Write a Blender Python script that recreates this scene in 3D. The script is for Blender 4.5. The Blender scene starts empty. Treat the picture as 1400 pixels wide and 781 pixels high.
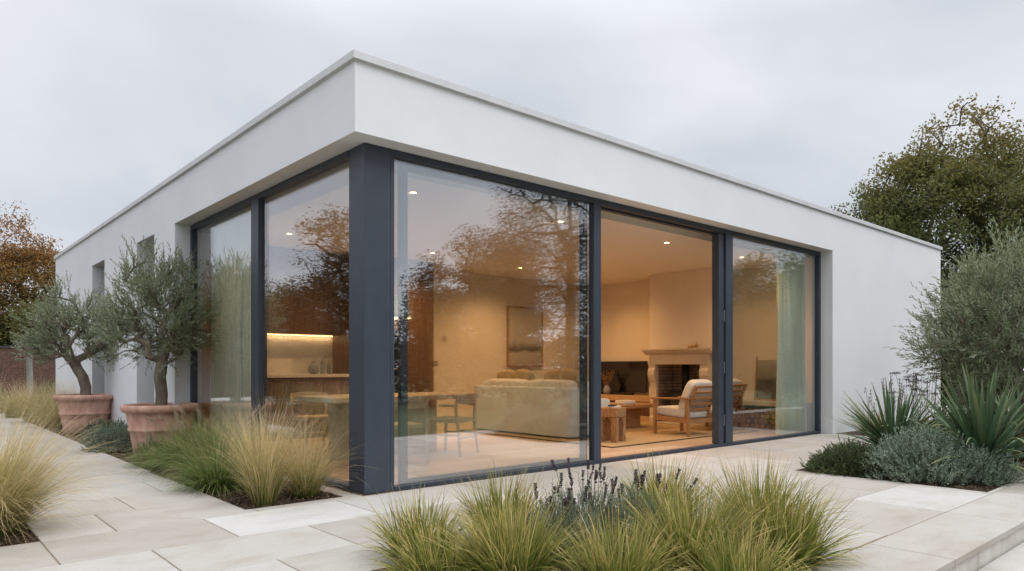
import bpy, bmesh, math, random
import numpy as np
from mathutils import Vector, Matrix

SC = bpy.context.scene
COL = SC.collection
rng = np.random.default_rng(7)
random.seed(7)
R = math.radians
PI = math.pi

# ------------------------------------------------------------------ camera
H = 1.10
cam_d = bpy.data.cameras.new('camera')
cam = bpy.data.objects.new('camera', cam_d)
COL.objects.link(cam)
cam.location = (-3.05, -5.37, H)
cam.rotation_euler = (R(90), 0, -math.atan2(.663, .749))
cam_d.sensor_width = 36
cam_d.lens = 956 / 1400 * 36
cam_d.shift_y = 112.5 / 1400
cam_d.clip_end = 2000
cam_d.clip_start = .05
SC.camera = cam

# ------------------------------------------------------------------ world: overcast sky
SUN_EL, SUN_AZ = 52, 150           # azimuth measured from +Y towards +X
w = bpy.data.worlds.new('World')
SC.world = w
w.use_nodes = True
nt = w.node_tree
nt.nodes.clear()
def N(t, **k):
    n = nt.nodes.new(t)
    for a, b in k.items(): setattr(n, a, b)
    return n
L = nt.links.new
sky = N('ShaderNodeTexSky', sky_type='NISHITA', sun_disc=False)
sky.sun_elevation = R(SUN_EL); sky.sun_rotation = R(SUN_AZ)
tc = N('ShaderNodeTexCoord')
sep = N('ShaderNodeSeparateXYZ'); L(tc.outputs['Generated'], sep.inputs[0])
zc = N('ShaderNodeMath', operation='MAXIMUM'); L(sep.outputs['Z'], zc.inputs[0]); zc.inputs[1].default_value = 0.0
za = N('ShaderNodeMath', operation='ADD'); L(zc.outputs[0], za.inputs[0]); za.inputs[1].default_value = .22
dx = N('ShaderNodeMath', operation='DIVIDE'); L(sep.outputs['X'], dx.inputs[0]); L(za.outputs[0], dx.inputs[1])
dy = N('ShaderNodeMath', operation='DIVIDE'); L(sep.outputs['Y'], dy.inputs[0]); L(za.outputs[0], dy.inputs[1])
cmb = N('ShaderNodeCombineXYZ'); L(dx.outputs[0], cmb.inputs[0]); L(dy.outputs[0], cmb.inputs[1])
nz = N('ShaderNodeTexNoise'); L(cmb.outputs[0], nz.inputs['Vector'])
nz.inputs['Scale'].default_value = .85; nz.inputs['Detail'].default_value = 5; nz.inputs['Roughness'].default_value = .48; nz.inputs['Distortion'].default_value = .35
cr = N('ShaderNodeValToRGB'); L(nz.outputs['Fac'], cr.inputs[0])
cr.color_ramp.elements[0].position = .37; cr.color_ramp.elements[0].color = (.615, .655, .73, 1)
cr.color_ramp.elements[1].position = .63; cr.color_ramp.elements[1].color = (.85, .87, .915, 1)
# an overcast sky is brighter overhead than at the horizon
zr = N('ShaderNodeMapRange'); L(zc.outputs[0], zr.inputs['Value'])
zr.inputs['From Min'].default_value = .42; zr.inputs['From Max'].default_value = 1
zr.inputs['To Min'].default_value = 10.1; zr.inputs['To Max'].default_value = 31.0
mul = N('ShaderNodeVectorMath', operation='SCALE'); L(cr.outputs[0], mul.inputs[0]); L(zr.outputs[0], mul.inputs['Scale'])
mx = N('ShaderNodeMixRGB'); mx.inputs[0].default_value = .95
L(sky.outputs[0], mx.inputs[1]); L(mul.outputs[0], mx.inputs[2])
bg = N('ShaderNodeBackground'); L(mx.outputs[0], bg.inputs[0]); bg.inputs[1].default_value = .1
out = N('ShaderNodeOutputWorld'); L(bg.outputs[0], out.inputs[0])

sl = bpy.data.lights.new('sun', 'SUN')
so = bpy.data.objects.new('sun', sl); COL.objects.link(so)
sl.energy = 1.4; sl.angle = R(40); sl.color = (1, .985, .965)
sd = Vector((math.sin(R(SUN_AZ)) * math.cos(R(SUN_EL)), math.cos(R(SUN_AZ)) * math.cos(R(SUN_EL)), math.sin(R(SUN_EL))))
so.rotation_euler = (-sd).to_track_quat('-Z', 'Y').to_euler()
so.location = (5, -12, 14)

SC.view_settings.view_transform = 'Standard'
SC.view_settings.look = 'None'
SC.view_settings.exposure = 0
SC.view_settings.gamma = 1
SC.view_settings.use_curve_mapping = False
SC.render.engine = 'CYCLES'
cy = SC.cycles
cy.use_denoising = True
cy.max_bounces = 9; cy.diffuse_bounces = 4; cy.glossy_bounces = 4; cy.transmission_bounces = 6; cy.transparent_max_bounces = 16
cy.caustics_reflective = False; cy.caustics_refractive = False
cy.sample_clamp_indirect = 6

# ------------------------------------------------------------------ material helpers
MATS = {}
class NT:
    def __init__(s, name):
        s.m = bpy.data.materials.new(name); s.m.use_nodes = True
        s.t = s.m.node_tree; s.t.nodes.clear()
        s.o = s.t.nodes.new('ShaderNodeOutputMaterial')
    def n(s, t, inp=None, **k):
        x = s.t.nodes.new(t)
        for a, b in k.items(): setattr(x, a, b)
        for a, b in (inp or {}).items():
            if isinstance(b, bpy.types.NodeSocket): s.t.links.new(b, x.inputs[a])
            else: x.inputs[a].default_value = b
        return x
    def l(s, a, b): s.t.links.new(a, b)
def c4(c): return (c[0], c[1], c[2], 1)
def ramp(nt_, fac, stops):
    r = nt_.n('ShaderNodeValToRGB', {0: fac})
    e = r.color_ramp.elements
    while len(e) < len(stops): e.new(.5)
    for k, (p, c) in enumerate(stops): e[k].position = p; e[k].color = c4(c)
    return r.outputs[0]
def mat(name, col, rough=.6, col2=None, scale=4, bump=0, bscale=60, metal=0, spec=.4, stretch=(1, 1, 1), detail=5, lo=.35, hi=.65, coat=0, sheen=0):
    if name in MATS: return MATS[name]
    t = NT(name)
    tc_ = t.n('ShaderNodeTexCoord')
    mp = t.n('ShaderNodeMapping', {'Vector': tc_.outputs['Object'], 'Scale': stretch})
    p = t.n('ShaderNodeBsdfPrincipled', {'Roughness': rough, 'Metallic': metal, 'Specular IOR Level': spec, 'Coat Weight': coat, 'Sheen Weight': sheen})
    if col2 is not None:
        nn = t.n('ShaderNodeTexNoise', {'Vector': mp.outputs[0], 'Scale': scale, 'Detail': detail, 'Roughness': .6})
        t.l(ramp(t, nn.outputs['Fac'], [(lo, col), (hi, col2)]), p.inputs['Base Color'])
    else: p.inputs['Base Color'].default_value = c4(col)
    if bump:
        nb = t.n('ShaderNodeTexNoise', {'Vector': mp.outputs[0], 'Scale': bscale, 'Detail': 4, 'Roughness': .6})
        b = t.n('ShaderNodeBump', {'Height': nb.outputs['Fac'], 'Strength': bump, 'Distance': .01})
        t.l(b.outputs[0], p.inputs['Normal'])
    t.l(p.outputs[0], t.o.inputs[0])
    MATS[name] = t.m
    return t.m
def emat(name, col, s):
    t = NT(name); e = t.n('ShaderNodeEmission', {'Color': c4(col), 'Strength': s}); t.l(e.outputs[0], t.o.inputs[0]); return t.m

def leafmat(name, stops, trans=.3, rough=.55, zgrad=None, nscale=1.2, nfac=.5, spec=.35):
    """leaf colour: random per leaf, drifting in clumps; zgrad=(z0,z1,stops) shifts the mix with height as autumn colour does"""
    t = NT(name)
    g = t.n('ShaderNodeNewGeometry')
    tc_ = t.n('ShaderNodeTexCoord')
    nn = t.n('ShaderNodeTexNoise', {'Vector': tc_.outputs['Object'], 'Scale': nscale, 'Detail': 3})
    a = t.n('ShaderNodeMath', {0: nn.outputs['Fac'], 1: 1.6}, operation='MULTIPLY')
    a = t.n('ShaderNodeMath', {0: a.outputs[0], 1: -.3}, operation='ADD')
    m = t.n('ShaderNodeMix', {0: nfac, 2: g.outputs['Random Per Island'], 3: a.outputs[0]})
    fac = m.outputs[0]
    if zgrad:
        sp = t.n('ShaderNodeSeparateXYZ', {0: tc_.outputs['Object']})
        mr = t.n('ShaderNodeMapRange', {'Value': sp.outputs['Z'], 'From Min': zgrad[0], 'From Max': zgrad[1], 'To Min': 0, 'To Max': 1})
        m2 = t.n('ShaderNodeMix', {0: .6, 2: fac, 3: mr.outputs[0]}); fac = m2.outputs[0]
    c = ramp(t, fac, stops)
    p = t.n('ShaderNodeBsdfPrincipled', {'Base Color': c, 'Roughness': rough, 'Specular IOR Level': spec})
    tr = t.n('ShaderNodeBsdfTranslucent', {'Color': c})
    ms = t.n('ShaderNodeMixShader', {0: trans, 1: p.outputs[0], 2: tr.outputs[0]})
    t.l(ms.outputs[0], t.o.inputs[0])
    return t.m
def grassmat(name, base, tip, dry, trans=.3, dryp=.35, mid=.55):
    """blade colour: green foot to straw tip along the blade, some blades dead"""
    t = NT(name)
    g = t.n('ShaderNodeNewGeometry')
    at = t.n('ShaderNodeAttribute', attribute_name='along')
    c1 = ramp(t, at.outputs['Fac'], [(.05, base[0]), (mid, base[1]), (1, tip)])
    c2 = ramp(t, at.outputs['Fac'], [(.0, dry[0]), (1, dry[1])])
    f = t.n('ShaderNodeMapRange', {'Value': g.outputs['Random Per Island'], 'From Min': 1 - dryp - .15, 'From Max': 1 - dryp + .15})
    c = t.n('ShaderNodeMix', {0: f.outputs[0], 6: c1, 7: c2}, data_type='RGBA')
    r2 = t.n('ShaderNodeMath', {0: g.outputs['Random Per Island'], 1: 37.3}, operation='MULTIPLY')
    r3 = t.n('ShaderNodeMath', {0: r2.outputs[0]}, operation='FRACT')
    v = t.n('ShaderNodeMapRange', {'Value': r3.outputs[0], 'To Min': .65, 'To Max': 1.3})
    hs = t.n('ShaderNodeHueSaturation', {'Color': c.outputs[2], 'Value': v.outputs[0]})
    p = t.n('ShaderNodeBsdfPrincipled', {'Base Color': hs.outputs[0], 'Roughness': .6, 'Specular IOR Level': .3})
    tr = t.n('ShaderNodeBsdfTranslucent', {'Color': hs.outputs[0]})
    ms = t.n('ShaderNodeMixShader', {0: trans, 1: p.outputs[0], 2: tr.outputs[0]})
    t.l(ms.outputs[0], t.o.inputs[0])
    return t.m

# ------------------------------------------------------------------ object helpers
def link(o, parent=None):
    COL.objects.link(o)
    if parent is not None: o.parent = parent
    return o
def tag(o, label=None, cat=None, group=None, kind=None):
    if label: o['label'] = label
    if cat: o['category'] = cat
    if group: o['group'] = group
    if kind: o['kind'] = kind
    return o
def empty(name, loc=(0, 0, 0), rz=0, label=None, cat=None, group=None):
    o = bpy.data.objects.new(name, None); o.empty_display_size = .1
    COL.objects.link(o); o.location = loc; o.rotation_euler = (0, 0, rz)
    return tag(o, label, cat, group)
def copy_tree(o, parent=None):
    c = o.copy(); COL.objects.link(c)
    if parent is not None: c.parent = parent
    for ch in list(o.children): copy_tree(ch, c)
    return c
def npmesh(name, V, F, m, parent=None, smooth=False, attr=None, loc=None):
    """all-quad mesh from numpy arrays"""
    me = bpy.data.meshes.new(name)
    V = np.asarray(V, dtype=np.float32); F = np.asarray(F, dtype=np.int32)
    k = F.shape[1]
    me.vertices.add(len(V)); me.vertices.foreach_set('co', V.ravel())
    me.loops.add(F.size); me.loops.foreach_set('vertex_index', F.ravel())
    me.polygons.add(len(F)); me.polygons.foreach_set('loop_start', np.arange(0, F.size, k, dtype=np.int32))
    try: me.polygons.foreach_set('loop_total', np.full(len(F), k, dtype=np.int32))
    except Exception: pass
    me.polygons.foreach_set('use_smooth', np.full(len(F), smooth, dtype=bool))
    if attr is not None:
        for an, av in attr.items():
            a = me.attributes.new(an, 'FLOAT', 'POINT'); a.data.foreach_set('value', np.asarray(av, dtype=np.float32))
    me.update(calc_edges=True)
    me.materials.append(m)
    o = link(bpy.data.objects.new(name, me), parent)
    if loc is not None: o.location = loc
    return o

class MB:
    """collects shapes into ONE mesh"""
    def __init__(s): s.v = []; s.f = []; s.a = []
    def add(s, V, F, a=None):
        b = len(s.v); s.v += [tuple(x) for x in V]; s.f += [tuple(i + b for i in f) for f in F]
        s.a += [a if a is not None else 0.] * len(V)
        return s
    def box(s, x0, x1, y0, y1, z0, z1, a=None):
        V = [(x0, y0, z0), (x1, y0, z0), (x1, y1, z0), (x0, y1, z0), (x0, y0, z1), (x1, y0, z1), (x1, y1, z1), (x0, y1, z1)]
        return s.add(V, [(0, 3, 2, 1), (4, 5, 6, 7), (0, 1, 5, 4), (1, 2, 6, 5), (2, 3, 7, 6), (3, 0, 4, 7)], a)
    def obox(s, p0, p1, wx, wz, up=(0, 0, 1), wx1=None, wz1=None):
        """bar from p0 to p1 with a rectangular section"""
        p0, p1 = Vector(p0), Vector(p1); d = (p1 - p0).normalized(); u = Vector(up)
        sd_ = d.cross(u)
        if sd_.length < 1e-4: sd_ = d.cross(Vector((1, 0, 0)))
        sd_.normalize(); u = sd_.cross(d).normalized()
        V = []
        for p, a, b in ((p0, wx, wz), (p1, wx1 or wx, wz1 or wz)):
            for i, j in ((-1, -1), (1, -1), (1, 1), (-1, 1)): V.append(p + sd_ * (i * a / 2) + u * (j * b / 2))
        return s.add(V, [(3, 2, 1, 0), (4, 5, 6, 7), (0, 1, 5, 4), (1, 2, 6, 5), (2, 3, 7, 6), (3, 0, 4, 7)])
    def tube(s, pts, rad, n=8, cap=True):
        pts = [Vector(p) for p in pts]
        if not hasattr(rad, '__len__'): rad = [rad] * len(pts)
        V, F = [], []
        prev = None
        for i, p in enumerate(pts):
            d = (pts[min(i + 1, len(pts) - 1)] - pts[max(i - 1, 0)]).normalized()
            if prev is None:
                a = d.cross(Vector((0, 0, 1)))
                if a.length < 1e-3: a = Vector((1, 0, 0))
            else: a = prev - d * prev.dot(d)
            a.normalize(); prev = a; b = d.cross(a)
            for k in range(n):
                t = 2 * PI * k / n; V.append(p + (a * math.cos(t) + b * math.sin(t)) * rad[i])
        for i in range(len(pts) - 1):
            for k in range(n):
                k2 = (k + 1) % n; F.append((i * n + k, i * n + k2, (i + 1) * n + k2, (i + 1) * n + k))
        if cap: F.append(tuple(range(n - 1, -1, -1))); F.append(tuple((len(pts) - 1) * n + k for k in range(n)))
        return s.add(V, F)
    def lathe(s, prof, n=40, c=(0, 0, 0), sx=1, sy=1, cap=True, flute=None):
        V, F = [], []
        for r, z in prof:
            for k in range(n):
                t = 2 * PI * k / n; rr = r * (1 + (flute(k, n) if flute else 0)); V.append((c[0] + rr * math.cos(t) * sx, c[1] + rr * math.sin(t) * sy, c[2] + z))
        for i in range(len(prof) - 1):
            for k in range(n):
                k2 = (k + 1) % n; F.append((i * n + k, i * n + k2, (i + 1) * n + k2, (i + 1) * n + k))
        if cap:
            F.append(tuple(range(n - 1, -1, -1))); F.append(tuple((len(prof) - 1) * n + k for k in range(n)))
        return s.add(V, F)
    def sup(s, c, r, e1=.35, e2=.35, nu=20, nv=12, rot=None, pinch=0):
        """superellipsoid: cushions, stones"""
        V, F = [], []
        sg = lambda x, e: math.copysign(abs(x) ** e, x)
        for j in range(nv + 1):
            ph = -PI / 2 + PI * j / nv
            for i in range(nu):
                th = 2 * PI * i / nu
                p = Vector((r[0] * sg(math.cos(ph), e1) * sg(math.cos(th), e2), r[1] * sg(math.cos(ph), e1) * sg(math.sin(th), e2), r[2] * sg(math.sin(ph), e1)))
                if rot is not None: p = rot @ p
                V.append(p + Vector(c))
        for j in range(nv):
            for i in range(nu):
                i2 = (i + 1) % nu; F.append((j * nu + i, j * nu + i2, (j + 1) * nu + i2, (j + 1) * nu + i))
        return s.add(V, F)
    def prism(s, poly, axis, a0, a1):
        """polygon (2-D points) extruded along an axis ('x','y','z') from a0 to a1"""
        def P(p, a): return {'x': (a, p[0], p[1]), 'y': (p[0], a, p[1]), 'z': (p[0], p[1], a)}[axis]
        n = len(poly); V = [P(p, a0) for p in poly] + [P(p, a1) for p in poly]
        F = [tuple(range(n - 1, -1, -1)), tuple(range(n, 2 * n))] + [(k, (k + 1) % n, n + (k + 1) % n, n + k) for k in range(n)]
        return s.add(V, F)
    def build(s, name, m, parent=None, bevel=0, smooth=False, seg=2, attr=None, loc=None, rz=0, sub=0):
        me = bpy.data.meshes.new(name); me.from_pydata(s.v, [], s.f)
        bm = bmesh.new(); bm.from_mesh(me); bmesh.ops.recalc_face_normals(bm, faces=bm.faces); bm.to_mesh(me); bm.free()
        if attr:
            a = me.attributes.new(attr, 'FLOAT', 'POINT'); a.data.foreach_set('value', s.a)
        me.materials.append(m)
        o = link(bpy.data.objects.new(name, me), parent)
        if smooth:
            for p in me.polygons: p.use_smooth = True
        if bevel:
            md = o.modifiers.new('bevel', 'BEVEL'); md.width = bevel; md.segments = seg; md.limit_method = 'ANGLE'; md.angle_limit = R(40)
        if sub:
            md = o.modifiers.new('sub', 'SUBSURF'); md.levels = sub; md.render_levels = sub
        if loc is not None: o.location = loc
        o.rotation_euler.z = rz
        return o

def unit(v): return v / np.maximum(np.linalg.norm(v, axis=-1, keepdims=True), 1e-9)

def leaves(P, D, L_, W_, fold=.0):
    """diamond leaves: base P, direction D, length, width"""
    n = len(P); D = unit(D)
    rnd = rng.normal(size=(n, 3)); S = unit(np.cross(D, rnd)); Nn = np.cross(S, D)
    L_ = np.broadcast_to(L_, n)[:, None]; W_ = np.broadcast_to(W_, n)[:, None]
    a = P; b = P + D * L_ * .45 + S * W_ * .5 + Nn * L_ * fold; c = P + D * L_; d = P + D * L_ * .45 - S * W_ * .5 + Nn * L_ * fold
    V = np.stack([a, b, c, d], 1).reshape(-1, 3); F = np.arange(4 * n).reshape(n, 4)
    return V, F
def shoots(P, D, L_, m, ll, lw, alpha=.75, bend=.25, r=.003):
    """leafy shoots: m leaves along each; returns leaf V,F and twig V,F"""
    n = len(P); D = unit(D); L_ = np.broadcast_to(L_, n)
    D2 = unit(D + np.stack([np.zeros(n), np.zeros(n), rng.uniform(-.2, 1, n) * bend], 1))
    s = np.linspace(.08, 1, m)[None, :, None]
    C = P[:, None] + (D[:, None] * (1 - s * .5) + D2[:, None] * s * .5) * s * L_[:, None, None]
    T = unit(D[:, None] * (1 - s) + D2[:, None] * s)
    az = rng.uniform(0, 6.28, (n, 1)) + np.arange(m)[None] * 2.2
    ref = unit(np.cross(T, np.broadcast_to(np.array([.3, .2, 1.]), T.shape))); ref2 = np.cross(T, ref)
    rad = ref * np.cos(az)[..., None] + ref2 * np.sin(az)[..., None]
    al = alpha * rng.uniform(.6, 1.3, (n, m, 1)) * (1.15 - .7 * s)
    LD = T * np.cos(al) + rad * np.sin(al)
    sz = rng.uniform(.7, 1.15, (n, m)) * (1.1 - .35 * s[..., 0])
    LV, LF = leaves(C.reshape(-1, 3), LD.reshape(-1, 3), ll * sz.ravel(), lw * sz.ravel())
    # three-sided twigs
    q = np.stack([P, P + (D * .75 + D2 * .25) * (L_ * .5)[:, None], P + (D * .5 + D2 * .5) * L_[:, None]], 1)
    u = unit(np.cross(D, rng.normal(size=(n, 3)))); v = np.cross(D, u)
    TV = np.stack([q + (u * math.cos(k) + v * math.sin(k))[:, None] * (r * np.array([1, .7, .3]))[None, :, None] for k in (0, 2.09, 4.19)], 2)  # n,3,3,3
    base = (np.arange(n) * 9)[:, None, None]
    idx = np.array([[i * 3 + k, i * 3 + (k + 1) % 3, (i + 1) * 3 + (k + 1) % 3, (i + 1) * 3 + k] for i in range(2) for k in range(3)])
    TF = (base + idx[None]).reshape(-1, 4)
    return LV, LF, TV.reshape(-1, 3), TF
def cat_mesh(parts):
    V, F, b = [], [], 0
    for v, f in parts: V.append(v); F.append(f + b); b += len(v)
    return np.concatenate(V), np.concatenate(F)

def skeleton(trunk, attractors, seg, r_tip, r_trunk, wob=.12, pathw=.18, power=2.2):
    """branches grown from a trunk polyline to every attractor; returns quads for the wood"""
    pos = [np.array(p, float) for p in trunk]; par = [-1] + list(range(len(trunk) - 1))
    path = [0.]
    for i in range(1, len(pos)): path.append(path[-1] + np.linalg.norm(pos[i] - pos[i - 1]))
    start = max(1, len(trunk) // 2)
    top = pos[-1]
    order = np.argsort(np.linalg.norm(attractors - top, axis=1))
    tips = []
    for ai in order:
        a = attractors[ai]
        A = np.array(pos[start:]); pl_ = np.array(path[start:])
        d = np.linalg.norm(A - a, axis=1)
        k = int(np.argmin(d + pathw * pl_)) + start
        dd = np.linalg.norm(pos[k] - a); n = max(1, int(dd / seg)); p0 = pos[k].copy(); last = k
        off = rng.normal(size=3) * dd * wob; off[2] += dd * .1
        for j in range(1, n + 1):
            s = j / n; q = p0 + (a - p0) * s + off * 4 * s * (1 - s) * .5
            pos.append(q); par.append(last); path.append(path[last] + np.linalg.norm(q - pos[last])); last = len(pos) - 1
        tips.append(last)
    n = len(pos); rr = np.zeros(n); nch = np.zeros(n, int)
    for i in range(1, n): nch[par[i]] += 1
    acc = np.where(nch == 0, r_tip ** power, 0.)
    for i in range(n - 1, 0, -1): acc[par[i]] += acc[i]
    rr = acc ** (1 / power); rr *= r_trunk / rr[0]
    rr = np.maximum(rr, r_tip * .6)
    V, F, b = [], [], 0
    for i in range(1, n):
        p, q = pos[par[i]], pos[i]; d = q - p; ln = np.linalg.norm(d)
        if ln < 1e-5: continue
        d /= ln; sides = 10 if rr[i] > r_trunk * .35 else (5 if rr[i] > r_tip * 3 else 3)
        u = np.cross(d, [.31, .2, 1]) if abs(d[2]) < .95 else np.cross(d, [1, 0, .1]); u /= np.linalg.norm(u); v = np.cross(d, u)
        r0 = min(rr[par[i]], rr[i] * 1.35); r1 = rr[i]
        th = np.arange(sides) * 2 * PI / sides
        ring = np.cos(th)[:, None] * u + np.sin(th)[:, None] * v
        V.append(p - d * r0 * .25 + ring * r0); V.append(q + d * r1 * .2 + ring * r1)
        k = np.arange(sides); k2 = (k + 1) % sides
        F.append(np.stack([b + k, b + k2, b + sides + k2, b + sides + k], 1)); b += 2 * sides
    return np.concatenate(V), np.concatenate(F), np.array([pos[i] for i in tips])

def crown_points(blobs, n, shell=.45):
    """points in a union of ellipsoids, denser towards the outside"""
    vol = np.array([b[1][0] * b[1][1] * b[1][2] for b in blobs]); pr = vol ** .7; pr /= pr.sum()
    out_ = []
    for _ in range(n):
        b = blobs[rng.choice(len(blobs), p=pr)]
        d = rng.normal(size=3); d /= np.linalg.norm(d); r = (rng.uniform(shell ** 3, 1)) ** (1 / 3)
        out_.append(np.array(b[0]) + d * r * np.array(b[1]))
    return np.array(out_)

def tree(name, loc, trunk, blobs, n_attr, nl, leaf, spread, wood, foliage, label, cat='tree', group=None, r_trunk=.2, r_tip=.008, seg=.5, droop=0., bare=0, shell=.45):
    root = empty(name, loc, 0, label, cat, group)
    A = crown_points(blobs, n_attr, shell)
    V, F, tips = skeleton(trunk, A, seg, r_tip, r_trunk)
    npmesh('trunk', V, F, wood, root, smooth=True)
    dens = rng.uniform(.35, 1.5, len(A))
    if bare: dens[A[:, 2] > bare] *= .45
    cnt = np.maximum(3, (nl * dens).astype(int)); idx = np.repeat(np.arange(len(A)), cnt)
    g = rng.normal(size=(len(idx), 3)); g = g / np.maximum(1, np.linalg.norm(g, axis=1, keepdims=True) / 1.6)
    P = A[idx] + g * spread * np.array([1, 1, .62])
    if droop: P[:, 2] -= np.abs(rng.normal(size=len(P))) * droop
    D = rng.normal(size=(len(P), 3)); D[:, 2] -= .35
    lv, lf = leaves(P, D, leaf * rng.uniform(.7, 1.25, len(P)), leaf * .7 * rng.uniform(.7, 1.2, len(P)), .12)
    npmesh('crown', lv, lf, foliage, root)
    return root

def blades(n, br, L0, L1, tilt0, tilt1, droop, w, seg=6, prof=None, fold=0., azr=(0, 2 * PI), lean=(0, 0), wig=.0, curlpow=1.5):
    """arching blades from a small foot; returns V,F,along"""
    az = rng.uniform(azr[0], azr[1], n); rr = np.sqrt(rng.uniform(0, 1, n)) * br
    P = np.stack([rr * np.cos(az), rr * np.sin(az), np.zeros(n)], 1)
    ln = rng.uniform(L0, L1, n)
    q = rng.uniform(0, 1, n); th0 = tilt0 + (tilt1 - tilt0) * q; az2 = az + rng.normal(size=n) * .45
    dr = droop * rng.uniform(.45, 1.4, n) * (.35 + q)
    hd = np.stack([np.cos(az2) , np.sin(az2)], 1)
    s = np.linspace(0, 1, seg + 1)
    pts = [P]; dirs = []
    for k in range(seg):
        sm = (s[k] + s[k + 1]) / 2; th = th0 + dr * sm ** curlpow
        h = hd * np.sin(th)[:, None] + np.array(lean)[None] * sm
        d = np.concatenate([h, np.cos(th)[:, None]], 1)
        if wig: d = d + rng.normal(size=(n, 3)) * wig
        d = unit(d); dirs.append(d); pts.append(pts[-1] + d * (ln / seg)[:, None])
    pts = np.stack(pts, 1); dirs = np.stack(dirs + [dirs[-1]], 1)
    side = np.stack([-np.sin(az2), np.cos(az2), np.zeros(n)], 1) + rng.normal(size=(n, 3)) * .35
    S = unit(side[:, None] - dirs * np.sum(side[:, None] * dirs, -1, keepdims=True))
    if prof is None: wp = (1 - s) ** .6 * .9 + .1 * (1 - s)
    else: wp = np.array([prof(x) for x in s])
    wv = (w * rng.uniform(.7, 1.3, n))[:, None, None] * wp[None, :, None] * .5
    wv = np.maximum(wv, w * .04)
    if fold:
        Nn = np.cross(S, dirs)
        V = np.stack([pts + S * wv + Nn * wv * fold, pts, pts - S * wv + Nn * wv * fold], 2); m = 3
    else:
        V = np.stack([pts + S * wv, pts - S * wv], 2); m = 2
    V = V.reshape(-1, 3)
    base = (np.arange(n) * (seg + 1) * m)[:, None]
    idx = np.array([[k * m + j, k * m + j + 1, (k + 1) * m + j + 1, (k + 1) * m + j] for k in range(seg) for j in range(m - 1)])
    F = (base[:, :, None] + idx[None]).reshape(-1, 4)
    along = np.broadcast_to(np.repeat(s, m)[None], (n, (seg + 1) * m)).ravel()
    return V, F, along
def blade_obj(name, sets, m, loc, label, cat, group=None, parent=None, smooth=False):
    V, F, A, b = [], [], [], 0
    for v, f, a in sets: V.append(v); F.append(f + b); A.append(a); b += len(v)
    o = npmesh(name, np.concatenate(V), np.concatenate(F), m, parent, smooth, {'along': np.concatenate(A)}, loc)
    if parent is None: tag(o, label, cat, group)
    return o
# ------------------------------------------------------------------ materials
RENDER = mat('white_render', (.785, .795, .81), .9, (.835, .845, .86), .9, detail=9, bump=.45, bscale=170, spec=.2)
COPING = mat('coping_metal', (.60, .605, .61), .45, (.66, .665, .67), 3, metal=0, spec=.5)
FRAME = mat('anthracite_metal', (.035, .045, .064), .42, (.042, .053, .074), 6, spec=.5)
PLASTER = mat('warm_plaster', (.72, .64, .53), .9, (.78, .70, .59), 1.1, bump=.08, bscale=40, spec=.2)
CEIL = mat('ceiling_paint', (.77, .73, .68), .9, spec=.2)
OAK = mat('light_oak', (.42, .27, .15), .5, (.54, .37, .22), 3, stretch=(1, 12, 12), spec=.35)
CHAIRWOOD = mat('chair_oak', (.30, .15, .065), .45, (.42, .23, .105), 5, stretch=(1, 8, 8), spec=.4)
STOOLWOOD = mat('rough_elm', (.24, .12, .05), .65, (.42, .25, .12), 7, stretch=(6, 6, 1), bump=.3, bscale=30)
WALNUT = mat('kitchen_walnut', (.105, .055, .028), .5, (.17, .092, .050), 3, stretch=(9, 9, .7), spec=.35)
TABLEWOOD = mat('pale_oak', (.46, .34, .22), .55, (.55, .42, .28), 3, stretch=(1, 10, 10))
LINEN = mat('linen', (.60, .65, .68), .95, (.68, .73, .76), 9, bump=.4, bscale=140, spec=.1, sheen=.2)
CREAM = mat('cream_cushion', (.66, .64, .59), .95, (.74, .71, .66), 6, bump=.35, bscale=120, spec=.1, sheen=.2)
SAND = mat('sand_cushion', (.46, .34, .20), .95, (.55, .42, .26), 6, bump=.35, bscale=120, spec=.1)
STONE = mat('limestone_surround', (.52, .45, .36), .85, (.60, .53, .43), 3, bump=.15, bscale=50)
BLACK = mat('black_iron', (.012, .012, .013), .45)
SCREEN = mat('tv_glass', (.006, .006, .007), .12, spec=.6)
WHITE = mat('white_paint', (.80, .79, .77), .5)
BRASS = mat('brass', (.55, .34, .12), .3, metal=1)
CHROME = mat('steel', (.6, .6, .6), .3, metal=1)
CERAM = mat('grey_ceramic', (.22, .24, .27), .5, (.30, .32, .35), 8)
DARKBARK = mat('dark_bark', (.030, .024, .018), .9, (.055, .045, .035), 9, bump=.6, bscale=25)
BARK = mat('bark', (.085, .065, .048), .9, (.16, .13, .10), 9, bump=.8, bscale=25, stretch=(1, 1, .35))
OLIVEBARK = mat('olive_bark', (.12, .095, .068), .9, (.24, .20, .15), 9, bump=.9, bscale=22, stretch=(1, 1, .4))
PALEBARK = mat('pale_bark', (.30, .30, .27), .85, (.42, .42, .38), 7, bump=.5, bscale=25)
LOGEND = mat('cut_log', (.20, .11, .045), .9, (.38, .23, .10), 18)

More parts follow.
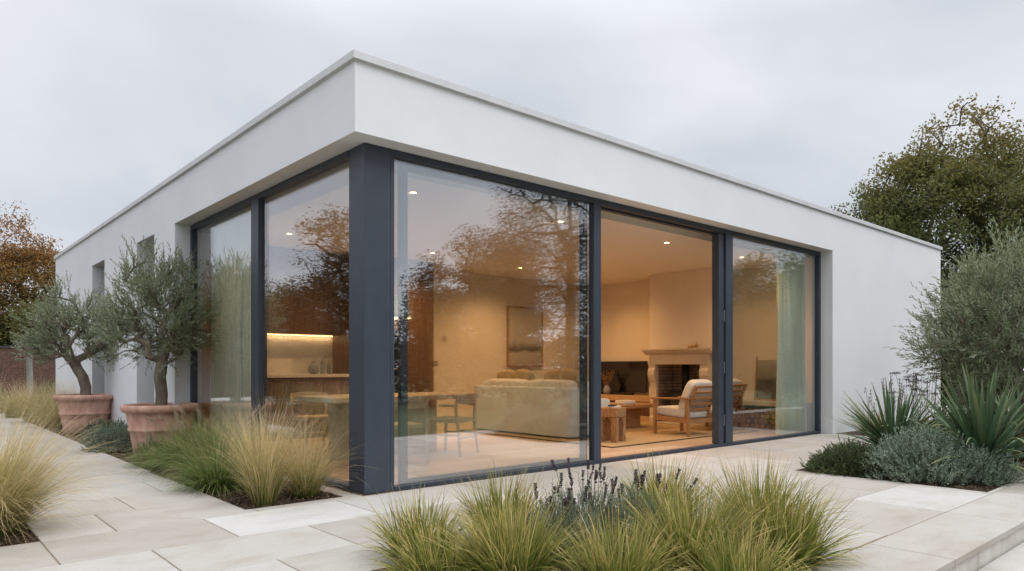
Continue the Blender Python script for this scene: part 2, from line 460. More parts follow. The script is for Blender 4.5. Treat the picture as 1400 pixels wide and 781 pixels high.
def glass_mat(name, r0, tint=(.985, .99, .985)):
    t = NT(name)
    lw = t.n('ShaderNodeLayerWeight', {'Blend': .5})
    p5 = t.n('ShaderNodeMath', {0: lw.outputs['Facing'], 1: 4.2}, operation='POWER')
    f = t.n('ShaderNodeMath', {0: p5.outputs[0], 1: 1 - r0, 2: r0}, operation='MULTIPLY_ADD')
    tr = t.n('ShaderNodeBsdfTransparent', {'Color': c4(tint)})
    tc_ = t.n('ShaderNodeTexCoord')
    nb = t.n('ShaderNodeTexNoise', {'Vector': tc_.outputs['Object'], 'Scale': .9, 'Detail': 1})
    b = t.n('ShaderNodeBump', {'Height': nb.outputs['Fac'], 'Strength': .012, 'Distance': .02})
    gl = t.n('ShaderNodeBsdfGlossy', {'Color': (.94, .975, 1, 1), 'Roughness': 0.0, 'Normal': b.outputs[0]})
    m = t.n('ShaderNodeMixShader', {0: f.outputs[0], 1: tr.outputs[0], 2: gl.outputs[0]})
    t.l(m.outputs[0], t.o.inputs[0])
    return t.m
GLASS = glass_mat('window_glass', .235)
GLASSR = glass_mat('clear_window_glass', .14)
GLASSL = glass_mat('side_window_glass', .20)
GLASS2 = glass_mat('inner_glass', .12)

def slab_mat():
    t = NT('limestone_paving')
    a = t.n('ShaderNodeAttribute', attribute_name='slab')
    tc_ = t.n('ShaderNodeTexCoord')
    sh = t.n('ShaderNodeVectorMath', {0: a.outputs['Fac']}, operation='SCALE'); sh.inputs['Scale'].default_value = 40
    ad = t.n('ShaderNodeVectorMath', {0: tc_.outputs['Object'], 1: sh.outputs[0]}, operation='ADD')
    mp = t.n('ShaderNodeMapping', {'Vector': ad.outputs[0], 'Scale': (1.0, 1.7, 1)})
    n1 = t.n('ShaderNodeTexNoise', {'Vector': mp.outputs[0], 'Scale': 2.1, 'Detail': 9, 'Roughness': .68, 'Distortion': .25})
    n2 = t.n('ShaderNodeTexNoise', {'Vector': ad.outputs[0], 'Scale': 45, 'Detail': 4})
    n3 = t.n('ShaderNodeTexNoise', {'Vector': tc_.outputs['Object'], 'Scale': .45, 'Detail': 4})
    base = ramp(t, a.outputs['Fac'], [(0, (.395, .368, .33)), (.35, (.445, .42, .383)), (.7, (.48, .46, .43)), (1, (.555, .545, .525))])
    st = ramp(t, n1.outputs['Fac'], [(.33, (.83, .775, .70)), (.5, (.97, .955, .935)), (.68, (1.04, 1.04, 1.04))])
    mm = t.n('ShaderNodeMix', {0: .75, 6: base, 7: st}, data_type='RGBA', blend_type='MULTIPLY')
    st3 = ramp(t, n3.outputs['Fac'], [(.35, (.93, .91, .88)), (.55, (1, 1, 1))])
    m3 = t.n('ShaderNodeMix', {0: .8, 6: mm.outputs[2], 7: st3}, data_type='RGBA', blend_type='MULTIPLY')
    sp = ramp(t, n2.outputs['Fac'], [(.35, (.92, .91, .89)), (.6, (1, 1, 1))])
    m4 = t.n('ShaderNodeMix', {0: .6, 6: m3.outputs[2], 7: sp}, data_type='RGBA', blend_type='MULTIPLY')
    b = t.n('ShaderNodeBump', {'Height': n1.outputs['Fac'], 'Strength': .12, 'Distance': .02})
    rr = t.n('ShaderNodeMapRange', {'Value': n1.outputs['Fac'], 'To Min': .5, 'To Max': .85})
    p = t.n('ShaderNodeBsdfPrincipled', {'Base Color': m4.outputs[2], 'Roughness': rr.outputs[0], 'Normal': b.outputs[0], 'Specular IOR Level': .35})
    t.l(p.outputs[0], t.o.inputs[0])
    return t.m
SLAB = slab_mat()
MORTAR = mat('mortar', (.26, .20, .135), .95, (.15, .11, .075), 9)
SOIL = mat('bark_mulch', (.028, .018, .012), .95, (.075, .048, .030), 60, bump=1, bscale=90)
CHIP = leafmat('mulch_chips', [(0, (.03, .018, .011)), (.5, (.085, .055, .034)), (1, (.20, .14, .09))], trans=0, rough=.9, nfac=.1)
LAWN = mat('lawn', (.035, .055, .014), .95, (.065, .085, .025), 3, bump=.6, bscale=80)

# ------------------------------------------------------------------ ground, terrace
MB().box(-260, 260, -260, 260, -.60, -.30).build('ground', LAWN)['kind'] = 'structure'
BEDS = [(-1.0, -.17, .06, 11.5), (-12, -2.35, -.05, 15.0), (-1.2, .8, -3.56, -2.02), (4.2, 15.5, -3.52, -1.75), (8.75, 15.5, -1.75, -.2)]
HOUSE = (-.03, 13.9, -.03, 14.0)
def clip(rect, holes):
    rs = [rect]
    for hx0, hx1, hy0, hy1 in holes:
        o = []
        for x0, x1, y0, y1 in rs:
            if hx1 <= x0 or hx0 >= x1 or hy1 <= y0 or hy0 >= y1: o.append((x0, x1, y0, y1)); continue
            if y0 < hy0: o.append((x0, x1, y0, hy0))
            if y1 > hy1: o.append((x0, x1, hy1, y1))
            a, b = max(y0, hy0), min(y1, hy1)
            if x0 < hx0: o.append((x0, hx0, a, b))
            if x1 > hx1: o.append((hx1, x1, a, b))
        rs = o
    return [r for r in rs if r[1] - r[0] > .03 and r[3] - r[2] > .03]
mb = MB()
JO = {-1: [-2.35, -1.36, -.30, .95], -2: [-2.9, -1.88, -.88, .45], -3: [-2.5, -1.40, -.3], 0: [-2.35, -1.92, -.95], 1: [-2.35, -1.64, -.4], 2: [-2.3, -1.25], -5: [.6, 1.85, 2.97, 4.1, 5.3], -4: [1.2, 2.3, 3.5, 4.75], -6: [.35, 1.52, 2.95, 4.3]}
TONE = {(-1, 1): .97, (-1, 0): .12, (-1, 2): .72, (-2, 1): .5, (-2, 2): .08, (0, 1): .35, (1, 1): .45, (-5, 2): .84, (-5, 1): .3, (-4, 1): .1, (-6, 2): .55}
for k in range(-6, 30):
    y0 = -.07 + .7 * k; y1 = y0 + .7
    if k == -6: y0, y1 = -4.055, -3.57
    js = list(JO.get(k, []))
    if not js: js = [-2.2 + rng.uniform(-.5, .5)]
    x = js[0]
    while x > -9: x -= rng.uniform(.9, 1.45); js.insert(0, x)
    x = js[-1]
    while x < 19: x += rng.uniform(.9, 1.45); js.append(x)
    n0 = len(js) - len(JO.get(k, js))
    first = js.index(JO[k][0]) if k in JO else -99
    for i in range(len(js) - 1):
        tone = TONE.get((k, i - first), rng.uniform(0, .85))
        for r in clip((js[i], js[i + 1], y0, y1), BEDS + [HOUSE]):
            g = .0045
            mb.box(r[0] + g, r[1] - g, r[2] + g, r[3] - g, -.04, 0, a=tone)
o = mb.build('terrace', SLAB, bevel=.0025, seg=1, attr='slab'); tag(o, kind='structure')
mb = MB()
for r in clip((-9, 19, -3.955, 20.9), BEDS + [HOUSE]): mb.box(*r, -.16, -.0035)
o = mb.build('terrace_base', MORTAR); tag(o, kind='structure')
mb = MB(); x = -8.6
while x < 19:                                   # riser stones below the terrace edge
    x1 = x + rng.uniform(1.1, 1.5); mb.box(x + .003, x1 - .003, -4.03, -3.96, -.30, -.045, a=rng.uniform(.85, 1.0)); x = x1
o = mb.build('terrace_step', mat('riser_stone', (.46, .43, .385), .85, (.60, .575, .53), 5, bump=.2, bscale=40), bevel=.004, seg=1); tag(o, kind='structure')
mb = MB()
for k in range(2):
    x = -8 + rng.uniform(-.5, .5)
    while x < 19:
        x1 = x + rng.uniform(.9, 1.4); mb.box(x + .003, x1 - .003, -4.65 - .62 * k, -4.036 - .62 * k - .006, -.19, -.15, a=rng.uniform(.1, .8)); x = x1
o = mb.build('lower_paving', SLAB, bevel=.004, seg=1, attr='slab'); tag(o, kind='structure')
o = MB().box(-9, 19, -5.34, -4.04, -.29, -.158).build('lower_paving_base', MORTAR); tag(o, kind='structure')
mb = MB()
for b in BEDS[:3]: mb.box(b[0] + .004, b[1] - .004, b[2] + .004, b[3] - .004, -.15, -.018)
mb.box(4.204, 15.5, -3.516, -1.754, -.15, -.018); mb.box(8.754, 15.5, -1.754, -.21, -.15, -.018)
o = mb.build('soil', SOIL); tag(o, kind='structure')
# bark chips where the soil shows
spots = []
for x0, x1, y0, y1, n in [(-1, -.17, .07, 1.2, 5200), (-2.9, -2.35, -.05, .9, 2600), (-1, -.17, 6.4, 9.5, 1500), (-1, -.17, 3.6, 5.2, 1200), (4.2, 5.4, -3.52, -2.6, 3000)]:
    spots.append(np.stack([rng.uniform(x0 + .012, x1 - .012, n), rng.uniform(y0 + .012, y1 - .012, n), rng.uniform(-.018, .006, n)], 1))
P = np.concatenate(spots); D = rng.normal(size=P.shape); D[:, 2] *= .35
V, F = leaves(P, D, rng.uniform(.012, .040, len(P)), rng.uniform(.006, .014, len(P)), .1)
o = npmesh('bark_mulch', V, F, CHIP); tag(o, kind='stuff')

# ------------------------------------------------------------------ house shell
house = empty('house', (0, 0, 0), 0, 'single-storey white rendered house with flat roof and glazed corner', 'house')
HS, HT = 3.05, 3.632
m = MB()
T = .15
m.box(-.2, 13.88, -.2, T, HS, HT); m.box(-.2, T, T, 13.97, HS, HT)
m.box(8.645, 13.88, -.2, T, 0, HS)
for a, b in ((4.725, 5.71), (6.69, 8.91), (9.96, 13.97)): m.box(-.2, T, a, b, 0, HS)
m.box(13.70, 13.88, T, 13.97, 0, HT); m.box(T, 13.70, 13.80, 13.97, 0, HT)
m.build('outer_wall', RENDER, house)
MB().box(T + .002, 13.698, T + .002, 13.798, 3.30, 3.56).build('roof', COPING, house)
m = MB()
cuts = [-.232, 2.9, 5.9, 8.9, 11.9, 13.91]
for a, b in zip(cuts[:-1], cuts[1:]): m.box(a + (.0025 if a > 0 else 0), b - (.0025 if b < 13 else 0), -.232, T - .01, 3.640, 3.705)
cuts = [T - .01, 3.0, 6.0, 9.0, 12.0, 14.0]
for a, b in zip(cuts[:-1], cuts[1:]): m.box(-.232, T - .01, a + .0025, b - .0025, 3.640, 3.705)
m.box(13.69, 13.91, T - .01, 14.0, 3.640, 3.705); m.box(T - .01, 13.69, 13.79, 14.0, 3.640, 3.705)
m.box(-.215, 13.895, -.215, T - .03, HT + .0015, 3.639); m.box(-.215, T - .03, T - .03, 13.985, HT + .0015, 3.639)
m.build('roof_coping', COPING, house, bevel=.004)
# column with folded metal cladding
m = MB()
m.box(0, .262, 0, .25, 0, HS - .001); m.box(.266, .305, .006, .12, 0, HS - .001); m.box(.006, .12, .254, .285, 0, HS - .001)
m.build('corner_column', FRAME, house, bevel=.003)
# head frames and sills
m = MB()
m.box(.305, 8.643, .0, .07, 2.985, HS - .001); m.box(.305, 8.643, .085, .149, 2.965, HS - .001)
m.box(.0, .07, .285, 4.723, 2.985, HS - .001); m.box(.085, .149, .285, 4.723, 2.965, HS - .001)
m.build('head_frame', FRAME, house, bevel=.002)
m = MB()
m.box(.305, 8.643, .0, .03, .004, .038); m.box(.305, 8.643, .045, .075, .004, .032); m.box(.305, 8.643, .095, .135, .004, .028); m.box(.305, 8.643, -.006, .15, .0, .004)
m.build('door_track', FRAME, house, bevel=.002)
m = MB(); m.box(.0, .135, .285, 4.723, .004, .042); m.build('window_sill', FRAME, house, bevel=.002)
def window(boxes, panes, gm=GLASS):
    f = MB()
    for b in boxes: f.box(*b)
    fr = f.build('window', FRAME, house, bevel=.003)
    for p in panes: MB().box(*p).build('pane', gm, fr)
    return fr
# large fixed pane right of the column, right-hand pane, left facade panes
window([(2.955, 3.075, -.004, .08, .038, 2.985)], [(.306, 2.955, .035, .059, .03, 2.99)])
window([(8.585, 8.643, -.004, .08, .038, 2.985)], [(5.90, 8.585, .035, .059, .03, 2.99)], GLASSR)
window([(-.004, .10, 2.34, 2.55, .042, 2.985)], [(.035, .059, .286, 2.34, .03, 2.99)], GLASSL)
window([(-.004, .08, 4.665, 4.723, .042, 2.985)], [(.035, .059, 2.55, 4.665, .03, 2.99)], GLASSL)
# the open sliding leaf parked behind the large pane, and the post it closes on
f = MB(); f.box(.425, .505, .095, .14, .03, 2.965); f.box(2.86, 2.95, .095, .14, .03, 2.965); f.box(.505, 2.86, .095, .14, .03, .075); f.box(.505, 2.86, .095, .14, 2.92, 2.965)
dl = f.build('sliding_door', FRAME, house, bevel=.003)
MB().box(.505, 2.86, .108, .128, .07, 2.925).build('pane', GLASS2, dl)
f = MB(); f.box(5.575, 5.70, .02, .13, .036, 2.985); dp = f.build('door_post', FRAME, house, bevel=.003); MB().box(5.72, 5.90, -.004, .08, .038, 2.985).build('mullion', FRAME, house, bevel=.003)
for z in (.28, 1.02, 1.75):
    MB().box(5.702, 5.716, .01, .05, z, z + .16).build('latch', CHROME, dp, bevel=.002)
# narrow floor-to-head windows in the left wall
for a, b in ((5.71, 6.69), (8.91, 9.96)):
    f = MB(); f.box(.06, .12, a + .001, a + .06, .0, HS - .001); f.box(.06, .12, b - .06, b - .001, .0, HS - .001); f.box(.062, .118, a + .06, b - .06, .0, .06); f.box(.062, .118, a + .06, b - .06, HS - .07, HS - .001)
    fr = f.build('narrow_window', FRAME, house, bevel=.003)
    MB().box(.08, .10, a + .06, b - .06, .06, HS - .07).build('pane', GLASS, fr)
# interior shell
def planks():
    t = NT('oak_floor')
    tc_ = t.n('ShaderNodeTexCoord')
    br = t.n('ShaderNodeTexBrick', {'Vector': tc_.outputs['Object'], 'Color1': (.50, .36, .24, 1), 'Color2': (.62, .47, .33, 1), 'Mortar': (.22, .14, .09, 1), 'Scale': 1, 'Mortar Size': .003, 'Brick Width': 2.1, 'Row Height': .2, 'Bias': 0})
    mp = t.n('ShaderNodeMapping', {'Vector': tc_.outputs['Object'], 'Scale': (1.2, 14, 1)})
    n_ = t.n('ShaderNodeTexNoise', {'Vector': mp.outputs[0], 'Scale': 2.5, 'Detail': 6})
    rr = ramp(t, n_.outputs['Fac'], [(.3, (.78, .74, .7)), (.65, (1, 1, 1))])
    mm = t.n('ShaderNodeMix', {0: .8, 6: br.outputs['Color'], 7: rr}, data_type='RGBA', blend_type='MULTIPLY')
    p = t.n('ShaderNodeBsdfPrincipled', {'Base Color': mm.outputs[2], 'Roughness': .38, 'Specular IOR Level': .4})
    t.l(p.outputs[0], t.o.inputs[0]); return t.m
MB().box(.0, 13.69, .0, 13.79, -.2, -.002).build('floor', planks(), house)
m = MB(); m.box(.152, 8.998, 5.50, 5.60, -.001, 3.10); m.box(9.0, 9.12, .152, 5.60, -.001, 3.10)
m.build('inner_wall', PLASTER, house)
m = MB(); m.box(.45, 8.998, .45, 5.498, 2.975, 3.098); m.build('ceiling', CEIL, house)
m = MB(); m.box(.152, 9.12, .152, 5.60, 3.10, 3.2); m.build('ceiling_recess', CEIL, house)
m = MB(); bx = 8.42
m.box(bx, 8.998, 1.87, 2.13, -.001, 2.974); m.box(bx, 8.998, 3.20, 3.38, -.001, 2.974); m.box(bx, 8.998, 2.13, 3.20, 1.17, 2.974)
m.build('chimney_breast', PLASTER, house)

# ------------------------------------------------------------------ lamps inside
DL = emat('downlight_glow', (1, .62, .28), 26)
WARM = (1, .565, .235)
for i, (x, y, lab) in enumerate([(1.11, .92, 'recessed ceiling downlight nearest the dark corner column'), (3.35, .92, 'recessed ceiling downlight above the parked sliding door stile'), (5.62, .93, 'lit downlight in the ceiling of the open doorway'), (7.72, .92, 'recessed ceiling downlight behind the right-hand pane'),
                                 (1.09, 4.0, 'ceiling downlight over the kitchen behind the left-hand panes'), (3.53, 4.02, 'ceiling downlight in front of the walnut cupboards'), (5.75, 4.33, 'ceiling downlight above the sofa near the framed painting'), (7.7, 4.2, 'ceiling downlight in front of the television wall')]):
    r_ = empty('ceiling_downlight', (x, y, 2.975), 0, lab, 'downlight', 'recessed ceiling downlights')
    MB().lathe([(.034, -.001), (.034, -.003)], 20).build('lamp', DL, r_)
    MB().lathe([(.036, -.0005), (.036, -.006), (.047, -.006), (.049, -.0005)], 24, cap=False).build('trim_ring', WHITE, r_, smooth=True)
    ld = bpy.data.lights.new('downlight', 'SPOT'); lo = bpy.data.objects.new('downlight_beam', ld); COL.objects.link(lo); lo.parent = r_
    lo.location = (0, 0, -.02); ld.energy = 92 if y < 2 else (265 if 3 < x < 7 else 115); ld.color = WARM; ld.spot_size = R(150); ld.spot_blend = .9; ld.shadow_soft_size = .05

# ------------------------------------------------------------------ kitchen
k = empty('kitchen_units', (.16, 5.5, 0), 0, 'walnut kitchen run with white splashback and lit niche along back wall', 'kitchen units')
m = MB()
m.box(.0, .50, -.60, -.002, .002, 2.97)                       # tall end panel left
m.box(2.35, 4.0, -.62, -.002, .002, 2.97)                      # tall cupboards
m.box(.502, 2.348, -.36, -.002, 1.64, 2.97)                    # wall cupboards
m.build('cupboard', WALNUT, k, bevel=.003)
m = MB()
for x0 in (.52, .98, 1.44, 1.90): m.box(x0, x0 + .445, -.60, -.582, .1, .93)
for x0 in (.0, .0): pass
m.build('base_front', WALNUT, k, bevel=.002)
m = MB()
for x0, x1, z0, z1 in ((2.36, 2.76, .05, 2.96), (3.40, 3.98, .05, 2.96), (2.77, 3.39, 1.75, 2.96), (2.77, 3.39, .05, .55)): m.box(x0, x1, -.64, -.622, z0, z1)
m.build('door', WALNUT, k, bevel=.002)
MB().box(.502, 2.348, -.58, -.002, .002, .95).build('base_cabinet', WALNUT, k)
MB().box(.502, 2.348, -.63, -.002, .95, 1.0).build('worktop', mat('pale_stone_top', (.62, .60, .57), .3, (.70, .68, .65), 4), k, bevel=.003)
MB().box(.502, 2.348, -.02, -.003, 1.0, 1.64).build('splashback', mat('splashback', (.74, .70, .66), .35), k)
MB().box(.52, 2.33, -.05, -.03, 1.622, 1.639).build('light_strip', emat('led_strip', (1, .62, .26), 6), k)
for zo in (.60, 1.18):
    ov = MB().box(2.775, 3.385, -.645, -.622, zo, zo + .55).build('oven', SCREEN, k, bevel=.003)
    MB().tube([(2.82, -.68, zo + .48), (3.34, -.68, zo + .48)], .008).build('handle', CHROME, ov, smooth=True)
ld = bpy.data.lights.new('niche_strip', 'AREA'); lo = bpy.data.objects.new('niche_strip', ld); COL.objects.link(lo)
ld.shape = 'RECTANGLE'; ld.size = 1.8; ld.size_y = .02; ld.energy = 2.6; ld.color = (1, .60, .26); lo.location = (1.585, 5.44, 1.615)
lo.parent = k; lo.location = (1.42, -.06, 1.615)
v = MB().lathe([(.03, 0), (.075, .02), (.09, .08), (.06, .15), (.03, .18), (.035, .2)], 24, (0, 0, 0)).build('vase', CERAM, smooth=True, loc=(1.98, 5.1, 1.001))
tag(v, 'round grey jug on the worktop below the lit strip', 'vase')
for i, (x, h_, lab) in enumerate([(2.16, .30, 'tall slim grey bottle on the worktop beside the jug'), (2.27, .22, 'short dark bottle at the worktop end by the cupboards')]):
    b = MB().lathe([(.03, 0), (.033, .02), (.033, h_ * .6), (.013, h_ * .75), (.013, h_)], 20).build('bottle', CERAM, smooth=True, loc=(x, 5.15, 1.001)); tag(b, lab, 'bottle')
sw = empty('light_switch', (4.62, 5.5, 1.18), 0, 'small square switch plate on the plaster wall left of sofa', 'switch')
MB().box(-.075, .075, -.012, -.0005, -.045, .045).build('plate', mat('bronze_plate', (.30, .22, .14), .4), sw, bevel=.003); MB().box(-.05, -.02, -.018, -.0125, -.02, .02).build('rocker', CHROME, sw, bevel=.002); MB().box(.02, .05, -.018, -.0125, -.02, .02).build('rocker', CHROME, sw, bevel=.002)
th = MB().box(-.04, .04, -.02, -.0005, -.05, .05).build('thermostat', mat('thermostat_face', (.55, .46, .36), .5), bevel=.004, loc=(4.85, 5.5, 1.66)); tag(th, 'small pale thermostat on the plaster wall above the switch', 'thermostat')

# ------------------------------------------------------------------ curtains
def curtain(name, p0, p1, lab, nf=9, amp=.05):
    t = MATS.get('cur')
    if t is None:
        tt = NT('sage_curtain'); c = (.76, .88, .80, 1)
        p = tt.n('ShaderNodeBsdfPrincipled', {'Base Color': c, 'Roughness': .9, 'Specular IOR Level': .1}); tr = tt.n('ShaderNodeBsdfTranslucent', {'Color': c})
        ms = tt.n('ShaderNodeMixShader', {0: .22, 1: p.outputs[0], 2: tr.outputs[0]}); tt.l(ms.outputs[0], tt.o.inputs[0]); t = MATS['cur'] = tt.m
    p0, p1 = np.array(p0, float), np.array(p1, float); d = p1 - p0; ln = np.linalg.norm(d); d /= ln; nrm = np.array([-d[1], d[0]])
    nu, nv = nf * 14, 14; V, F = [], []
    ph = rng.uniform(-.6, .6, nf + 2)
    for j in range(nv + 1):
        z = .015 + 3.05 * j / nv
        for i in range(nu + 1):
            s = i / nu; a = s * nf * 2 * PI; kk = int(s * nf)
            am = amp * (1 + .25 * math.sin(kk * 2.3)) * (.75 + .35 * (1 - j / nv))
            off = am * math.sin(a + ph[kk] * (1 - j / nv) * .7) + .012 * math.sin(s * 37 + j * .5)
            q = p0 + d * (ln * s + .012 * math.sin(2 * a)) + nrm * off
            V.append((q[0], q[1], z))
    for j in range(nv):
        for i in range(nu): b = j * (nu + 1) + i; F.append((b, b + 1, b + nu + 2, b + nu + 1))
    o = npmesh(name, V, F, t, smooth=True)
    tag(o, lab, 'curtain')
curtain('curtain', (7.72, .27), (8.58, .27), 'sage green curtain gathered at the right end of the right-hand pane', 7)
curtain('curtain', (.27, 4.66), (.27, 3.25), 'sage green curtain gathered behind the left facade pane', 11)

# ------------------------------------------------------------------ dining
tb = empty('dining_table', (1.75, 2.4, 0), 0, 'pale oak dining table with thick top on fluted drum base', 'table')
MB().box(-1.08, 1.06, -.5, .5, .695, .755).build('tabletop', TABLEWOOD, tb, bevel=.008)
MB().lathe([(.36, .0), (.36, .694)], 96, (.30, .0, .002), 1.0, .8, flute=lambda k_, n_: .018 * abs(math.sin(k_ * PI / 4))).build('pedestal', TABLEWOOD, tb)
MB().lathe([(.30, .0), (.30, .694)], 96, (-.55, .0, .002), 1.0, .8, flute=lambda k_, n_: .018 * abs(math.sin(k_ * PI / 4))).build('pedestal', TABLEWOOD, tb)
def dining_chair(loc, rz, lab):
    r_ = empty('dining_chair', loc, rz, lab, 'chair', 'oak chairs round the dining table')
    W = TABLEWOOD
    for s in (-1, 1):                                     # faces +y
        MB().tube([(s * .23, .21, .0), (s * .225, .20, .25), (s * .215, .19, .455)], [.014, .02, .022], 10).build('leg', W, r_, smooth=True)
        MB().tube([(s * .235, -.27, .0), (s * .225, -.24, .3), (s * .235, -.225, .45), (s * .25, -.215, .62), (s * .245, -.235, .74)], [.014, .021, .023, .02, .017], 10).build('leg', W, r_, smooth=True)
        MB().tube([(s * .225, .19, .26), (s * .225, -.24, .26)], .010, 8).build('stretcher', W, r_, smooth=True)
        MB().tube([(s * .25, -.215, .625), (s * .285, -.1, .635), (s * .285, .0, .63)], [.016, .018, .012], 10).build('armrest', W, r_, smooth=True)
    MB().tube([(-.22, .19, .425), (.22, .19, .425)], .013, 8).tube([(-.23, -.225, .425), (.23, -.225, .425)], .013, 8).tube([(-.22, .19, .425), (-.23, -.225, .425)], .013, 8).tube([(.22, .19, .425), (.23, -.225, .425)], .013, 8).build('seat_frame', W, r_, smooth=True)
    MB().tube([(-.225, -.24, .22), (.225, -.24, .22)], .010, 8).build('stretcher', W, r_, smooth=True)
    MB().sup((0, -.01, .445), (.235, .225, .022), .4, .3, 24, 8).build('seat', mat('woven_cord', (.40, .31, .19), .9, (.52, .42, .28), 60, bump=.6, bscale=110), r_, smooth=True)
    b = MB(); n = 12; V, F = [], []
    for i in range(n + 1):
        a = -1 + 2 * i / n; x = .265 * a; y = -.30 + .075 * a * a
        for dy_, z in ((-.012, .64 + .02 * abs(a)), (.012, .64 + .02 * abs(a)), (.008, .775 - .02 * a * a), (-.016, .775 - .02 * a * a)): V.append((x, y + dy_, z))
    for i in range(n):
        for q in range(4): F.append((i * 4 + q, i * 4 + (q + 1) % 4, (i + 1) * 4 + (q + 1) % 4, (i + 1) * 4 + q))
    F += [(3, 2, 1, 0), (n * 4, n * 4 + 1, n * 4 + 2, n * 4 + 3)]
    b.add(V, F); b.build('backrest', W, r_, bevel=.004)
    return r_
dining_chair((2.30, 1.86, 0), R(24), 'oak chair with curved backrest and woven seat, back turned to the large pane')
dining_chair((1.30, 1.52, 0), R(-4), 'oak chair tucked under the table just behind the corner column')
dining_chair((1.15, 3.30, 0), R(178), 'oak chair on the kitchen side of the dining table')
pl = empty('pendant_lamp', (1.82, 2.36, 1.74), 0, 'pale green dome pendant lamp hanging over the dining table', 'lamp')
MB().lathe([(.19, 0), (.188, .05), (.17, .13), (.13, .21), (.07, .27), (.025, .29), (.02, .29), (.065, .262), (.125, .2), (.162, .125), (.18, .05), (.182, 0)], 40, cap=False).build('lamp_shade', mat('celadon_enamel', (.50, .52, .32), .35), pl, smooth=True)
MB().sup((0, 0, .10), (.05, .05, .055), 1, 1, 16, 10).build('bulb', emat('bulb_glow', (1, .75, .35), 9), pl, smooth=True)
MB().tube([(0, 0, .285), (0, 0, 1.23)], .004, 6).build('cord', BLACK, pl)
ld = bpy.data.lights.new('pendant', 'POINT'); lo = bpy.data.objects.new('pendant_light', ld); COL.objects.link(lo); lo.parent = pl; lo.location = (0, 0, .02); ld.energy = 14; ld.color = (1, .7, .38); ld.shadow_soft_size = .06

# ------------------------------------------------------------------ sofa
sf = empty('sofa', (4.63, 2.02, 0), 0, 'cream linen slipcovered sofa with its back to the dining area', 'sofa')
def cloth(mb_, name, m_, par, bevel=.03): 
    o_ = mb_.build(name, m_, par, bevel=bevel, seg=4)
    for p in o_.data.polygons: p.use_smooth = True
    return o_
b = MB(); V = []
nx, nzz = 40, 10
def sofa_back():
    V, F = [], []
    ny, nz_ = 60, 12
    for j in range(nz_ + 1):
        z = .035 + .755 * j / nz_
        for i in range(ny + 1):
            y = 2.40 * i / ny
            wr = .010 * math.sin(y * 9 + 2 * math.sin(z * 5)) * (1 - j / nz_) + .006 * math.sin(y * 31 + z * 7) * (1 - j / nz_) ** 1.5
            x = .02 + .06 * (j / nz_) + wr
            if i in (0, ny): x += .015
            V.append((x, y, z))
    n = ny + 1
    for j in range(nz_):
        for i in range(ny): F.append((j * n + i, j * n + i + 1, (j + 1) * n + i + 1, (j + 1) * n + i))
    b0 = len(V)
    for j in range(nz_ + 1):
        z = .035 + .755 * j / nz_
        for i in range(ny + 1): V.append((.26, 2.40 * i / ny, z))
    for j in range(nz_):
        for i in range(ny): F.append((b0 + j * n + i, b0 + (j + 1) * n + i, b0 + (j + 1) * n + i + 1, b0 + j * n + i + 1))
    for i in range(ny): t0 = nz_ * n + i; F.append((t0, t0 + 1, b0 + t0 + 1, b0 + t0))
    for j in range(nz_):
        F.append((j * n, (j + 1) * n, b0 + (j + 1) * n, b0 + j * n)); e = j * n + ny; F.append((e, b0 + e, b0 + e + n, e + n))
    return V, F
m = MB(); m.add(*sofa_back()); cloth(m, 'back', LINEN, sf, .02)
for y0 in (.0, 2.2):
    m = MB(); m.prism([(.262, .035), (.98, .035), (.98, .58), (.90, .61), (.45, .62), (.262, .72)], 'y', y0 - .008, y0 + .20); cloth(m, 'arm', LINEN, sf, .03)
m = MB(); m.box(.262, .95, .20, 2.19, .035, .30); cloth(m, 'base', LINEN, sf, .02)
for y0 in (.22, 1.21): m = MB(); m.sup((.62, y0 + .48, .375), (.36, .48, .085), .35, .25, 32, 12); m.build('seat_cushion', LINEN, sf, smooth=True)
for y0 in (.16, 1.24): m = MB(); m.sup((.30, y0 + .52, .72), (.12, .525, .185), .35, .22, 32, 14, Matrix.Rotation(R(-8), 3, 'Y')); m.build('back_cushion', CREAM, sf, smooth=True)
for x_, y_, z_, rx_, mm_, lab in [(.52, .42, .86, 12, SAND, 'sand pillow against the sofa arm nearest the open door'), (.55, .80, .85, -8, SAND, 'sand pillow leaning second from the near sofa arm'), (.54, 1.55, .86, 6, SAND, 'sand pillow in the middle of the sofa'), (.55, 2.02, .85, -10, SAND, 'sand pillow at the far end of the sofa')]:
    p = MB().sup((0, 0, 0), (.08, .22, .215), .6, .45, 28, 12, Matrix.Rotation(R(-14), 3, 'Y') @ Matrix.Rotation(R(rx_), 3, 'X')).build('pillow', mm_, smooth=True, loc=(4.63 + x_, 2.02 + y_, z_)); tag(p, lab, 'pillow', 'loose pillows on the sofa')
p = MB().sup((0, 0, 0), (.10, .23, .22), .6, .45, 28, 12, Matrix.Rotation(R(65), 3, 'Z')).build('pillow', CREAM, smooth=True, loc=(5.36, 2.37, .66)); tag(p, 'white pillow standing on the sofa seat front edge, beside the dried flowers', 'pillow', 'loose pillows on the sofa')

